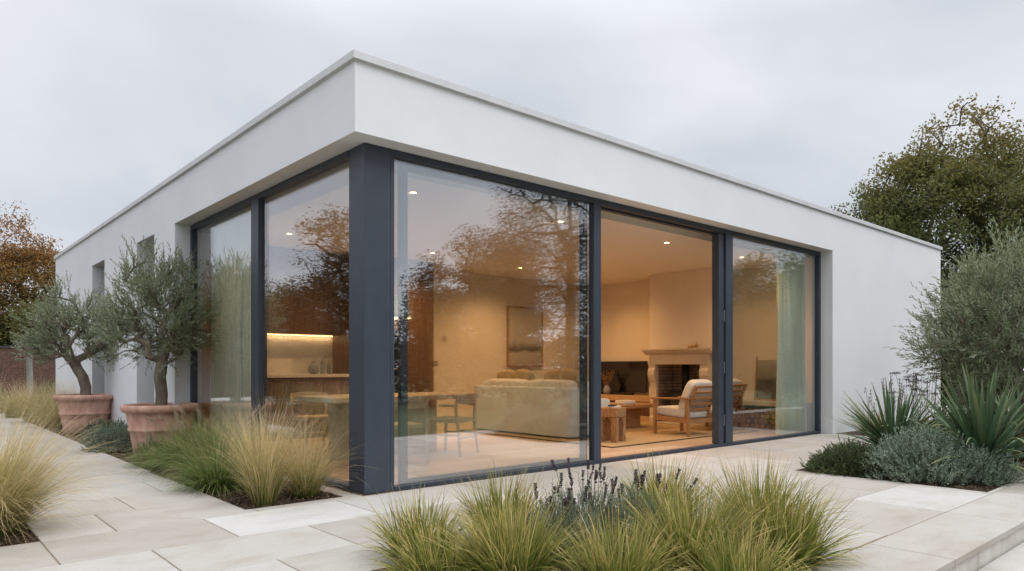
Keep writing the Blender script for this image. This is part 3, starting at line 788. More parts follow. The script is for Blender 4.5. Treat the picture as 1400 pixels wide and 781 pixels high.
# ------------------------------------------------------------------ living room
def rugmat():
    t = NT('jute_rug'); tc_ = t.n('ShaderNodeTexCoord'); mp = t.n('ShaderNodeMapping', {'Vector': tc_.outputs['Object'], 'Rotation': (0, 0, .78)})
    ck = t.n('ShaderNodeTexChecker', {'Vector': mp.outputs[0], 'Scale': 70}); n_ = t.n('ShaderNodeTexNoise', {'Vector': tc_.outputs['Object'], 'Scale': 90})
    a = t.n('ShaderNodeMix', {0: .4, 2: ck.outputs['Fac'], 3: n_.outputs['Fac']}); b_ = t.n('ShaderNodeBump', {'Height': a.outputs[0], 'Strength': .6, 'Distance': .006})
    p = t.n('ShaderNodeBsdfPrincipled', {'Base Color': ramp(t, a.outputs[0], [(0, (.36, .24, .12)), (1, (.52, .37, .20))]), 'Roughness': .95, 'Normal': b_.outputs[0]}); t.l(p.outputs[0], t.o.inputs[0]); return t.m
rg = empty('rug', (4.35, .90, 0), 0, 'large woven jute rug with thin dark border on the oak floor', 'rug')
MB().box(.03, 3.87, .03, 3.5, -.001, .010).build('weave', rugmat(), rg); m = MB(); m.box(0, 3.9, 0, .03, -.001, .011); m.box(0, 3.9, 3.5, 3.53, -.001, .011); m.box(0, .03, .03, 3.5, -.001, .011); m.box(3.87, 3.9, .03, 3.5, -.001, .011); m.build('border', mat('dark_binding', (.05, .04, .035), .9), rg)
# rough stool with arched sides
st = empty('stool', (4.93, 1.42, .011), R(14), 'rough elm block stool with arched sides near the open doorway', 'stool')
m = MB(); m.box(-.165, .165, -.165, .165, .36, .50); m.build('top', STOOLWOOD, st, bevel=.012)
for sx in (-1, 1):
    for sy in (-1, 1):
        x0, x1 = sorted((sx * .16, sx * .07)); y0, y1 = sorted((sy * .16, sy * .07)); MB().box(x0, x1, y0, y1, 0, .359).build('leg', STOOLWOOD, st, bevel=.01)
for s in (-1, 1):
    for ax in ('x', 'y'):
        m = MB()
        arc = [(.068 * math.cos(a), .29 + .066 * math.sin(a)) for a in np.linspace(0, PI, 13)]
        for half in (arc[:7], arc[6:]):
            cx = .068 if half is arc[:7] or half[0][0] > .01 else -.068
            m.prism(half + [(cx, .358)], 'y' if ax == 'x' else 'x', s * .15 - .03 * (s > 0) , s * .15 + .03 * (s < 0))
        m.build('arch', STOOLWOOD, st)
bk = MB().box(-.10, .10, -.07, .07, 0, .022).build('book', WHITE, bevel=.002, loc=(4.98, 1.42, .512), rz=R(8)); tag(bk, 'slim white book lying on the rough stool', 'book')
bk = MB().box(-.06, .05, -.05, .05, 0, .02).build('box', mat('dark_box', (.05, .04, .035), .5), bevel=.002, loc=(4.93, 1.40, .5345), rz=R(20)); tag(bk, 'small dark box on the white book on the stool', 'box')
ct = empty('coffee_table', (6.85, 2.86, .011), 0, 'low reddish oak coffee table with rounded top on slab legs', 'table')
def rrect(hx, hy, r_, n_=6):
    P_ = []
    for cx, cy, a0 in ((hx - r_, hy - r_, 0), (-hx + r_, hy - r_, 90), (-hx + r_, -hy + r_, 180), (hx - r_, -hy + r_, 270)):
        for i in range(n_ + 1): a = R(a0 + 90 * i / n_); P_.append((cx + r_ * math.cos(a), cy + r_ * math.sin(a)))
    return P_
MB().prism(rrect(.66, .46, .16), 'z', .375, .435).build('tabletop', CHAIRWOOD, ct, bevel=.006)
MB().box(-.25, .30, -.24, -.16, 0, .374).build('slab_leg', CHAIRWOOD, ct, bevel=.005); MB().box(-.25, .30, .16, .24, 0, .374).build('slab_leg', CHAIRWOOD, ct, bevel=.005)
for i, (dz, s, lab, mm_) in enumerate([(0, .16, 'grey book at the bottom of the coffee table stack', mat('book_grey', (.45, .42, .38), .6)), (.026, .15, 'white book in the middle of the coffee table stack', WHITE), (.050, .14, 'cream book on top of the coffee table stack', CREAM)]):
    b = MB().box(-s, s, -.11, .11, 0, .0235).build('book', mm_, bevel=.002, loc=(6.72, 2.62, .4475 + dz), rz=R(4 - 5 * i)); tag(b, lab, 'book')
def armchair(loc, rz, lab):
    r_ = empty('armchair', loc, rz, lab, 'armchair', 'slatted oak armchairs by the fireplace')
    Wd = CHAIRWOOD
    for s in (-1, 1):
        MB().obox((s * .345, .34, 0), (s * .345, .34, .565), .05, .045, (0, 1, 0)).build('leg', Wd, r_, bevel=.006)
        MB().obox((s * .345, -.36, 0), (s * .345, -.32, .575), .05, .05, (0, 1, 0)).build('leg', Wd, r_, bevel=.006)
        MB().obox((s * .345, .40, .585), (s * .345, -.37, .60), .075, .03).build('armrest', Wd, r_, bevel=.008)
        MB().obox((s * .345, .34, .27), (s * .345, -.34, .235), .035, .075).build('side_rail', Wd, r_, bevel=.004)
        MB().obox((s * .27, -.20, .26), (s * .27, -.45, .80), .035, .05, (0, 1, 0)).build('back_post', Wd, r_, bevel=.006)
    m_ = MB()
    for i in range(6):
        t_ = .12 + .85 * i / 5; m_.obox((-.252, -.21 - .25 * t_ - .012, .26 + .54 * t_), (.252, -.21 - .25 * t_ - .012, .26 + .54 * t_), .02, .045, (0, -.42, .9))
    m_.build('back_slats', Wd, r_, bevel=.003)
    MB().box(-.32, .32, .32, .355, .24, .31).build('cross_rail', Wd, r_, bevel=.004); MB().box(-.32, .32, -.34, -.31, .20, .27).build('cross_rail', Wd, r_, bevel=.004)
    MB().sup((0, .06, .36), (.305, .33, .075), .3, .25, 32, 12, Matrix.Rotation(R(4), 3, 'X')).build('seat_cushion', CREAM, r_, smooth=True)
    MB().sup((0, -.235, .625), (.30, .085, .285), .4, .3, 32, 14, Matrix.Rotation(R(24), 3, 'X')).build('back_cushion', CREAM, r_, smooth=True)
    return r_
armchair((6.76, 1.40, .011), R(-4), 'oak armchair with cream cushions seen from behind in the open doorway')
armchair((7.86, 1.52, .011), R(6), 'oak armchair with cream cushions half hidden behind the door post')
# fireplace
fp = empty('fireplace', (bx, 2.66, 0), 0, 'carved limestone fireplace surround with mantel shelf and scrolled jambs', 'fireplace')
m = MB(); m.prism([(-.22, 1.44), (-.22, 1.475), (-.004, 1.475), (-.004, 1.36), (-.10, 1.36), (-.13, 1.39), (-.17, 1.40), (-.19, 1.43)], 'y', -.82, .76); m.build('mantel_shelf', STONE, fp, bevel=.004)
MB().box(-.10, -.004, -.72, .66, 1.165, 1.358).build('lintel', STONE, fp, bevel=.006)
for y0, y1 in ((-.72, -.53), (.50, .66)):
    m = MB(); m.prism([(-.004, 0), (-.10, 0), (-.10, .12), (-.075, .13), (-.075, .72), (-.085, .80), (-.13, .88), (-.155, .96), (-.15, 1.04), (-.115, 1.10), (-.13, 1.163), (-.004, 1.163)], 'y', y0, y1); m.build('jamb', STONE, fp, bevel=.004)
def brickmat(name, c1, c2, mo, sc, w_=.215, h_=.065, ms=.01, axis='y', bump=.5):
    t = NT(name); tc_ = t.n('ShaderNodeTexCoord'); sp = t.n('ShaderNodeSeparateXYZ', {0: tc_.outputs['Object']})
    cb = t.n('ShaderNodeCombineXYZ', {0: sp.outputs[{'x': 'X', 'y': 'Y'}[axis]], 1: sp.outputs['Z']})
    br = t.n('ShaderNodeTexBrick', {'Vector': cb.outputs[0], 'Color1': c4(c1), 'Color2': c4(c2), 'Mortar': c4(mo), 'Scale': sc, 'Mortar Size': ms, 'Mortar Smooth': .2, 'Brick Width': w_, 'Row Height': h_, 'Bias': -.1})
    n_ = t.n('ShaderNodeTexNoise', {'Vector': tc_.outputs['Object'], 'Scale': 7, 'Detail': 6}); st_ = ramp(t, n_.outputs['Fac'], [(.3, (.55, .52, .5)), (.65, (1.1, 1.05, 1.0))])
    mm_ = t.n('ShaderNodeMix', {0: .85, 6: br.outputs['Color'], 7: st_}, data_type='RGBA', blend_type='MULTIPLY')
    b_ = t.n('ShaderNodeBump', {'Height': br.outputs['Fac'], 'Strength': bump, 'Distance': .008}); b_.invert = True
    p = t.n('ShaderNodeBsdfPrincipled', {'Base Color': mm_.outputs[2], 'Roughness': .9, 'Normal': b_.outputs[0]}); t.l(p.outputs[0], t.o.inputs[0]); return t.m
m = MB(); m.box(.53, .56, -.528, .538, .031, 1.168); m.box(.0, .53, .515, .538, .031, 1.168); m.box(.0, .53, -.528, -.505, .031, 1.168)
m.build('firebox', brickmat('fire_brick', (.34, .25, .17), (.46, .35, .25), (.20, .15, .10), 1, axis='y'), fp)
MB().box(-.10, .56, -.5275, .4975, .0, .03).build('hearth', STONE, fp, bevel=.004)
sv = empty('wood_stove', (bx + .28, 2.74, .031), 0, 'black cast-iron wood stove with flue inside the fireplace', 'stove')
MB().box(-.17, .18, -.27, .27, .08, .60).build('body', BLACK, sv, bevel=.012); MB().box(-.19, .20, -.29, .29, .602, .63).build('top_plate', BLACK, sv, bevel=.006)
MB().tube([(.03, 0, .63), (.03, 0, 1.14)], .075, 20).build('flue', BLACK, sv, smooth=True)
dr = MB().box(-.195, -.172, -.22, .22, .14, .56).build('door', BLACK, sv, bevel=.006); MB().box(-.2, -.196, -.17, .17, .2, .5).build('window', SCREEN, dr); MB().tube([(-.22, -.2, .3), (-.22, -.2, .42)], .009, 8).build('handle', CHROME, dr, smooth=True)
for sx in (-.13, .13):
    for sy in (-.22, .22): MB().tube([(sx, sy, 0), (sx, sy, .08)], [.015, .02], 8).build('leg', BLACK, sv)
for i, (dy_, r_, lab) in enumerate([(-.45, .042, 'brass shell ornament, largest of three on the mantel shelf'), (-.36, .034, 'brass shell ornament in the middle of three on the mantel'), (-.29, .026, 'smallest brass ornament on the mantel shelf')]):
    m = MB(); m.sup((0, 0, r_ * .8), (r_, r_ * .9, r_ * .8), .8, .8, 14, 8); m.lathe([(r_ * .5, r_ * 1.2), (r_ * .25, r_ * 1.9), (r_ * .05, r_ * 2.3)], 10)
    o = m.build('ornament', BRASS, smooth=True, loc=(bx - .12, 2.66 + dy_, 1.4755)); tag(o, lab, 'ornament')
# television and bench
bn = empty('tv_bench', (8.998, 3.39, 0), 0, 'long low oak bench under the television beside the chimney breast', 'bench')
MB().box(-.50, -.001, .002, 2.09, .40, .52).build('top', OAK, bn, bevel=.004); MB().box(-.44, -.001, .002, 2.09, .0, .10).build('plinth', OAK, bn, bevel=.004); MB().box(-.40, -.001, .002, 2.09, .101, .399).build('back_panel', WALNUT, bn)
tv = empty('television', (8.93, 4.56, .522), 0, 'large black flat television standing on the oak bench', 'television')
MB().box(-.02, .025, -.72, .72, .05, .72).build('screen_frame', BLACK, tv, bevel=.004); MB().box(-.0235, -.0205, -.705, .705, .065, .705).build('screen', SCREEN, tv); MB().box(-.12, .06, -.22, .22, 0, .012).box(-.01, .02, -.04, .04, .012, .05).build('stand', BLACK, tv, bevel=.003)
sb = MB().box(-.05, .05, -.45, .45, 0, .055).build('soundbar', BLACK, bevel=.01, loc=(8.72, 4.5, .5205)); tag(sb, 'slim black soundbar on the bench below the television', 'soundbar')
sp_ = MB().box(-.06, .06, -.07, .07, 0, .17).build('speaker', CREAM, bevel=.015, loc=(8.72, 3.52, .5205)); tag(sp_, 'small cream speaker on the bench end by the fireplace', 'speaker')
vz = MB().lathe([(.04, 0), (.07, .02), (.085, .08), (.07, .15), (.045, .19), (.05, .2), (.042, .2), (.04, .18)], 24).build('vase', CERAM, smooth=True, loc=(8.64, 4.70, .5205)); tag(vz, 'grey stoneware vase of dried flowers on the television bench', 'vase')
n = 26; az = rng.uniform(0, 6.28, n); D = np.stack([np.cos(az) * .45, np.sin(az) * .45, np.ones(n)], 1); P = np.zeros((n, 3)); lv = shoots(P, D, rng.uniform(.24, .42, n), 9, .05, .03, 1.0, .2, .003)
fl = empty('dried_flowers', (8.64, 4.70, .66), 0, 'rust brown dried flower bunch standing in the grey vase', 'flowers')
npmesh('blooms', lv[0], lv[1], leafmat('dried_bloom', [(0, (.12, .05, .02)), (.5, (.30, .14, .05)), (1, (.45, .27, .12))], .1), fl); npmesh('stems', lv[2], lv[3], BARK, fl)
# paintings
def artmat(name, stops, z0, z1):
    t = NT(name); tc_ = t.n('ShaderNodeTexCoord'); n_ = t.n('ShaderNodeTexNoise', {'Vector': tc_.outputs['Object'], 'Scale': 4, 'Detail': 6}); sp = t.n('ShaderNodeSeparateXYZ', {0: tc_.outputs['Object']})
    mr = t.n('ShaderNodeMapRange', {'Value': sp.outputs['Z'], 'From Min': z0, 'From Max': z1}); ad = t.n('ShaderNodeMath', {0: n_.outputs['Fac'], 1: .16, 2: mr.outputs[0]}, operation='MULTIPLY_ADD'); ad2 = t.n('ShaderNodeMath', {0: ad.outputs[0], 1: -.08}, operation='ADD')
    p = t.n('ShaderNodeBsdfPrincipled', {'Base Color': ramp(t, ad2.outputs[0], stops), 'Roughness': .6}); t.l(p.outputs[0], t.o.inputs[0]); return t.m
pt = empty('painting', (6.92, 5.498, 1.12), 0, 'tall framed abstract landscape painting on the plaster wall behind the sofa', 'painting')
m = MB(); m.box(-.50, -.47, -.05, -.001, 0, 1.26); m.box(.47, .50, -.05, -.001, 0, 1.26); m.box(-.47, .47, -.05, -.001, 0, .03); m.box(-.47, .47, -.05, -.001, 1.23, 1.26); m.build('frame', CHAIRWOOD, pt, bevel=.002)
MB().box(-.468, .468, -.03, -.002, .032, 1.228).build('canvas', artmat('landscape_canvas', [(0, (.40, .35, .29)), (.22, (.44, .39, .32)), (.27, (.10, .08, .07)), (.33, (.24, .20, .17)), (.42, (.44, .39, .33)), (1, (.52, .47, .40))], .03, 1.23), pt)
pt = empty('picture', (8.93, .92, .501), 0, 'framed dark landscape picture leaning on the log store shelf', 'picture')
m = MB(); m.box(-.015, .015, -.45, -.42, 0, .86); m.box(-.015, .015, .42, .45, 0, .86); m.box(-.015, .015, -.42, .42, 0, .03); m.box(-.015, .015, -.42, .42, .83, .86); m.build('frame', CHAIRWOOD, pt)
MB().box(-.008, .012, -.42, .42, .03, .83).build('canvas', artmat('moor_canvas', [(0, (.12, .11, .10)), (.4, (.08, .075, .07)), (.5, (.24, .22, .19)), (1, (.42, .39, .34))], .03, .83), pt)
pt.rotation_euler = (0, R(6), 0)
# log store
ls = empty('log_shelf', (8.998, .16, 0), 0, 'stone shelf over the log store right of the fireplace', 'shelf')
MB().box(-.46, -.001, .0, 1.70, .42, .50).build('shelf_slab', STONE, ls, bevel=.004); MB().box(-.42, -.001, .0, .06, .0, .419).build('side_panel', STONE, ls)
lg = 0
for row in range(4):
    for i in range(14):
        y = .28 + i * .105 + (row % 2) * .05 + rng.uniform(-.012, .012)
        if y > 1.8: continue
        r_ = rng.uniform(.042, .052)
        m = MB(); c0 = Vector((8.58 + rng.uniform(-.02, .03), y, .052 + row * .092)); V = []
        m.tube([c0, c0 + Vector((.36, 0, 0))], r_, 9)
        o = m.build('firewood_log', LOGEND); tag(o, 'split firewood log stacked with others under the stone shelf', 'log', 'split logs in the log store')
sc_ = empty('sculpture', (8.70, .62, .5005), 0, 'dark upright sculpture on the log store shelf before the picture', 'sculpture')
MB().box(-.05, .05, -.07, .07, 0, .03).build('plinth', BLACK, sc_, bevel=.003); MB().tube([(0, -.05, .03), (0, -.06, .25), (0, .02, .36), (0, .07, .25), (0, .05, .12)], [.025, .035, .03, .025, .018], 10).build('figure', BLACK, sc_, smooth=True)
#PART3
# ------------------------------------------------------------------ helpers for placing by bearing from the camera
CAMP = np.array([-3.05, -5.37]); FW = np.array([.663, .749]) / math.hypot(.663, .749); RT = np.array([FW[1], -FW[0]])
def at(px, Z): return CAMP + FW * Z + RT * (px - 700) / 956 * Z          # plan position seen at column px, Z metres ahead
def refl(px, Z, ax):                                                       # a place whose mirror image in a facade stands there
    p = at(px, Z); return np.array([p[0], -p[1]]) if ax == 'y' else np.array([-p[0], p[1]])

# ------------------------------------------------------------------ pots and olive trees
def terracotta():
    t = NT('terracotta'); tc_ = t.n('ShaderNodeTexCoord')
    n1 = t.n('ShaderNodeTexNoise', {'Vector': tc_.outputs['Object'], 'Scale': 5, 'Detail': 7, 'Roughness': .65, 'Distortion': .4})
    mp = t.n('ShaderNodeMapping', {'Vector': tc_.outputs['Object'], 'Scale': (6, 6, 1.2)}); n2 = t.n('ShaderNodeTexNoise', {'Vector': mp.outputs[0], 'Scale': 2, 'Detail': 5})
    c1 = ramp(t, n1.outputs['Fac'], [(.28, (.44, .25, .185)), (.48, (.57, .345, .265)), (.62, (.64, .41, .325)), (.78, (.72, .55, .47))])
    c2 = ramp(t, n2.outputs['Fac'], [(.35, (.78, .74, .70)), (.6, (1.05, 1.03, 1.02))])
    mm_ = t.n('ShaderNodeMix', {0: .8, 6: c1, 7: c2}, data_type='RGBA', blend_type='MULTIPLY')
    b_ = t.n('ShaderNodeBump', {'Height': n1.outputs['Fac'], 'Strength': .25, 'Distance': .01})
    p = t.n('ShaderNodeBsdfPrincipled', {'Base Color': mm_.outputs[2], 'Roughness': .85, 'Normal': b_.outputs[0], 'Specular IOR Level': .2}); t.l(p.outputs[0], t.o.inputs[0]); return t.m
TERRA = terracotta()
def pot(loc, lab, s=1.):
    r_ = empty('terracotta_pot', loc, rng.uniform(0, 6), lab, 'plant pot', 'terracotta pots along the left wall')
    prof = [(.27, 0), (.30, .0), (.315, .02), (.345, .20), (.362, .30), (.375, .31), (.384, .325), (.380, .345), (.372, .355), (.40, .50), (.405, .535), (.43, .545), (.455, .565), (.468, .595), (.462, .63), (.44, .645), (.415, .64), (.405, .62), (.40, .58), (.39, .5)]
    MB().lathe([(a * s, b * s) for a, b in prof], 72, cap=False).build('body', TERRA, r_, smooth=True)
    MB().lathe([(.0, .57 * s), (.2 * s, .585 * s), (.40 * s, .57 * s)], 40, cap=False).build('soil', SOIL, r_, smooth=True)
    return r_
OLIVE = leafmat('olive_leaves', [(0, (.13, .165, .075)), (.4, (.24, .285, .155)), (.75, (.37, .415, .27)), (1, (.57, .61, .47))], .38, .55, nscale=2.2, nfac=.35, spec=.3)
def olive(name, loc, trunk, blobs, n_attr, per, lab, group=None, rt=.065, ll=.066, lw=.0165, up=.75, m=13, sl=(.14, .36), extra=None, shell=.35, tipr=.0035):
    root = empty(name, loc, 0, lab, 'tree', group)
    A = crown_points(blobs, n_attr, shell)
    if extra is not None: A = np.concatenate([A, extra])
    V, F, tips = skeleton(trunk, A, .11, tipr, rt, wob=.16, pathw=.12)
    npmesh('trunk', V, F, OLIVEBARK, root, smooth=True)
    ctr = np.array(blobs[0][0])
    P = np.repeat(A, per, 0) + rng.normal(size=(len(A) * per, 3)) * .035
    D = unit(P - ctr) * .7 + rng.normal(size=P.shape) * .45 + np.array([0, 0, up])
    a, b, c, d = shoots(P, D, rng.uniform(*sl, len(P)), m, ll, lw, .7, .35, .0028)
    npmesh('crown', a, b, OLIVE, root); npmesh('twigs', c, d, OLIVEBARK, root)
    return root
pot((-.445, 4.45, -.015), 'larger-looking terracotta pot nearer the big windows, holding the tall olive', 1.0)
pot((-.56, 8.57, -.015), 'terracotta pot farther along the white wall, holding the smaller olive', 1.02)
olive('olive_tree', (-.445, 4.45, .56), [(0, 0, 0), (.01, .0, .2), (-.01, .01, .42), (.0, -.01, .56), (.01, 0, .64)], [((-.04, .03, 1.18), (.54, .54, .52)), ((-.27, .2, 1.2), (.36, .36, .44)), ((.12, -.10, 1.10), (.32, .32, .44)), ((-.14, .1, 1.66), (.26, .26, .32)), ((.16, -.14, 1.6), (.24, .24, .30)), ((-.36, .27, .92), (.28, .28, .28)), ((.14, -.13, .86), (.22, .22, .20))], 235, 4,
      'tall round-headed olive tree in the nearer terracotta pot', 'olive trees in pots', rt=.072, extra=np.array([[-.28, .2, 1.98], [-.27, .2, 1.84], [.22, -.18, 1.84], [.1, -.05, 1.88], [.36, -.31, .85], [.36, -.31, 1.1], [-.48, .35, .68], [.05, 0, .60]]))
olive('olive_tree', (-.56, 8.57, .56), [(0, 0, 0), (.01, .02, .2), (-.03, .05, .38), (-.09, .11, .50), (-.12, .14, .58)], [((-.10, .12, 1.15), (.58, .58, .52)), ((-.42, .40, 1.15), (.40, .40, .45)), ((.20, -.15, 1.2), (.42, .42, .45)), ((-.25, .25, 1.6), (.28, .28, .3)), ((-.5, .45, .85), (.35, .35, .3)), ((.3, -.28, .9), (.35, .35, .28))], 215, 4,
      'smaller spreading olive tree in the farther terracotta pot', 'olive trees in pots', rt=.085, extra=np.array([[-.3, .3, 1.95], [-.55, .5, 1.5], [.1, 0, 1.75], [.45, -.4, 1.1], [-.8, .7, .8]]))
q = at(1402, 9.6)
olive('olive_bush', (q[0], q[1], -.02), [(0, 0, 0), (.02, 0, .3), (.0, .03, .6), (-.04, .02, .8)], [((0, 0, 1.75), (1.0, 1.0, .85)), ((-.45, .4, 1.65), (.65, .65, .75)), ((.4, -.35, 2.0), (.75, .75, .8)), ((-.15, .1, 2.4), (.55, .55, .55)), ((-.55, .5, 1.15), (.55, .55, .4)), ((.2, -.1, 1.0), (.9, .9, .45)), ((.55, -.5, 2.5), (.4, .4, .45)), ((-.85, .75, 1.45), (.35, .35, .3))], 520, 4,
      'big silver-green olive bush at the right end of the white wall', rt=.10, ll=.088, lw=.021, sl=(.22, .5), m=14)

# ------------------------------------------------------------------ grasses
STRAW = grassmat('feather_grass', [(.075, .13, .016), (.36, .33, .10)], (.84, .65, .38), [(.28, .23, .07), (.90, .70, .42)], .35, .40, .48)
PENN = grassmat('fountain_grass', [(.03, .072, .014), (.13, .22, .04)], (.33, .34, .15), [(.2, .2, .08), (.52, .44, .23)], .3, .16, .5)
SESL = grassmat('moor_grass', [(.032, .072, .010), (.155, .205, .032)], (.40, .345, .10), [(.30, .23, .05), (.70, .54, .22)], .35, .24, .5)
PLUME = leafmat('seed_plume', [(0, (.30, .24, .16)), (1, (.58, .50, .38))], .3, .8, nfac=.1)
def feather(loc, h, n, lab, spread=.75, lean=(0, 0), br=.11, droop=1.15):
    s1 = blades(int(n * .55), br, h * .75, h * 1.25, .02, spread * .8, droop, .0030, 9, lean=lean, wig=.05)
    s2 = blades(int(n * .3), br * 1.1, h * .45, h * .85, .1, spread * 1.15, droop * 1.1, .0034, 7, lean=lean, wig=.04)
    s3 = blades(int(n * .15), br, h * 1.0, h * 1.45, .0, spread, droop * 1.3, .0024, 10, lean=lean, wig=.07)
    return blade_obj('feather_grass', [s1, s2, s3], STRAW, loc, lab, 'grass', 'golden feather grasses')
def fountain(loc, h, n, lab, plumes=9, spread=1.0, lean=(0, 0), br=.14):
    root = empty('fountain_grass', loc, 0, lab, 'grass', 'green fountain grasses by the near pot')
    s1 = blades(n, br, h * .7, h * 1.25, .05, spread, 1.35, .0055, 9, lean=lean, wig=.03)
    blade_obj('foliage', [s1], PENN, None, None, None, parent=root)
    if plumes:
        az = rng.uniform(0, 6.28, plumes); P, D = [], []
        st_ = MB()
        for a in az:
            tl = rng.uniform(.25, .8); hh = h * rng.uniform(.95, 1.25); pts = []; p = Vector((0.05 * math.cos(a), .05 * math.sin(a), 0))
            for i in range(9):
                pts.append(p.copy()); th = tl * .5 + tl * .9 * (i / 8) ** 2; p = p + Vector((math.sin(th) * math.cos(a) + lean[0] * .5, math.sin(th) * math.sin(a) + lean[1] * .5, math.cos(th))).normalized() * hh / 8
            st_.tube(pts, [.0022] * 9, 4, False)
            p0 = np.array(pts[-1]); d = unit(np.array(pts[-1] - pts[-2])); L_ = rng.uniform(.09, .14); m_ = 260
            t_ = rng.uniform(0, 1, m_); base = p0 - d * L_ * .4 + d * (t_ * L_)[:, None]
            rd = unit(np.cross(d, rng.normal(size=(m_, 3)))); rad_ = .016 * np.sin(PI * np.clip(t_ * .9 + .08, 0, 1)) ** .6
            P.append(base); D.append(rd * rad_[:, None] * 1.3 + d * .010)
        P = np.concatenate(P); D = np.concatenate(D); v_, f_ = leaves(P, D, np.linalg.norm(D, axis=1), .0022)
        npmesh('plumes', v_, f_, PLUME, root); st_.build('stems', PLUME, root)
    return root
def tuft(loc, h, n, lab, spread=.95, lean=(0, 0), br=.13, w=.0112, droop=.72):
    s1 = blades(int(n * .5), br, h * .5, h * 1.1, .03, spread, droop, w, 7, lean=lean, wig=.03)
    s2 = blades(int(n * .18), br, h * .9, h * 1.3, .0, spread * .75, droop * .8, w * .8, 8, lean=lean, wig=.03)
    s3 = blades(int(n * .08), br * .8, h * .9, h * 1.3, .1, spread * 1.1, droop * 2.0, w * .6, 10, lean=lean, wig=.06)
    return blade_obj('grass_tuft', [s1, s2, s3], SESL, loc, lab, 'grass', 'olive grass tufts in the front bed')
Z0 = -.02
feather((-2.56, .40, Z0), .82, 3400, 'big golden feather grass at the left edge, arching over the stone path', .85, (.22, -.10), .13)
feather((-2.95, 1.05, Z0), .78, 1500, 'golden feather grass behind the big one at the left edge', .7, (.1, -.05))
feather((-.80, .20, Z0), .72, 1500, 'upright straw-blond feather grass at the front corner of the left bed', .42, (.0, 0), .08, .62)
feather((-.40, .30, Z0), .58, 1200, 'shorter feather grass beside the dark corner column', .72, (.02, 0), .085, .85)
for i, (px, Z, h_, lab) in enumerate([(25, 15.6, .82, 'pale feather grass farthest along the left path, below the brick wall'), (52, 14.2, .88, 'pale feather grass in the middle of the far clump on the left'), (78, 13.2, .74, 'feather grass touching the farther pot, with greener foot'), (98, 14.6, .80, 'feather grass behind the farther pot against the white wall')]):
    p = at(px, Z); feather((p[0], p[1], Z0), h_, 1700, lab, .85, (-.18, -.10), .2)
fountain((-.62, 1.75, Z0), .66, 1500, 'dark green fountain grass with tan plumes in front of the mullion', 10, .95)
fountain((-.64, 2.55, Z0), .58, 1400, 'fountain grass with bottlebrush plumes hiding the foot of the near pot', 10, 1.0, (-.08, -.05))
fountain((-.86, 1.15, Z0), .44, 1200, 'low green fountain grass spilling onto the path beside the blond grass', 0, 1.15, (-.08, -.02), .12)
fountain((-.84, 3.2, Z0), .30, 800, 'low fountain grass spilling over the path below the near pot', 3, 1.1, (-.12, 0), .12)
# front bed
for px, Z, h_, n_, lab, sp_, ln_ in [
    (575, 4.05, .36, 800, 'spiky olive grass tuft at the left end of the front bed', .95, (-.05, 0)),
    (688, 4.45, .42, 900, 'olive grass tuft at the back of the front bed, left of the lavender', .8, (0, 0)),
    (905, 4.65, .48, 1000, 'olive grass tuft at the back of the front bed, right of the lavender', .75, (0, 0)),
    (1035, 4.35, .50, 1200, 'tall olive grass tuft at the right back of the front bed', .85, (.03, 0)),
    (1075, 3.95, .44, 1000, 'grass tuft at the right end of the front bed, drooping over the paving', 1.15, (.12, -.08)),
    (945, 3.75, .48, 1300, 'bright yellow-green grass tuft at the front right of the bed', 1.0, (.05, 0)),
    (700, 3.50, .44, 1300, 'yellow-green grass tuft in front, left of the centre of the bed', 1.0, (.0, 0)),
    (845, 3.35, .38, 1100, 'grey-green grass tuft at the bottom centre of the front bed', .85, (.03, 0)),
    (598, 3.55, .32, 900, 'grass tuft at the near left corner of the front bed', 1.1, (-.06, 0)),
    (1010, 3.35, .34, 900, 'low grass tuft in the near right part of the front bed', 1.05, (.08, 0))]:
    p = at(px, Z); tuft((p[0], p[1], Z0), h_, n_, lab, sp_, ln_)
# lavender
SAGE = leafmat('lavender_leaf', [(0, (.09, .13, .06)), (.6, (.19, .235, .14)), (1, (.31, .35, .24))], .2, .7, nfac=.2)
SPIKE = leafmat('lavender_spike', [(0, (.05, .035, .042)), (.7, (.13, .09, .10)), (1, (.24, .17, .16))], .05, .9, nfac=.1)
def mound(name, loc, rad, hgt, n, lab, lm, ll, lw, sl, m, cat='shrub', group=None, up=.5, root=None):
    r_ = root or empty(name, loc, 0, lab, cat, group)
    u = rng.normal(size=(n, 3)); u[:, 2] = np.abs(u[:, 2]); u = unit(u); q_ = rng.uniform(.25, 1, n) ** .5
    lump = 1 + .16 * np.sin(u[:, 0] * 5 + 1.3 * loc[0]) * np.cos(u[:, 1] * 4 + loc[1]) + rng.normal(size=n) * .05
    P = u * (q_ * lump)[:, None] * np.array([rad, rad, hgt]) * .86; P[:, 2] = np.maximum(P[:, 2], .01)
    D = u * .8 + rng.normal(size=(n, 3)) * .35 + np.array([0, 0, up])
    a, b, c, d = shoots(P, D, rng.uniform(*sl, n), m, ll, lw, .9, .5, .002)
    npmesh('foliage', a, b, lm, r_); npmesh('twigs', c, d, BARK, r_)
    return r_
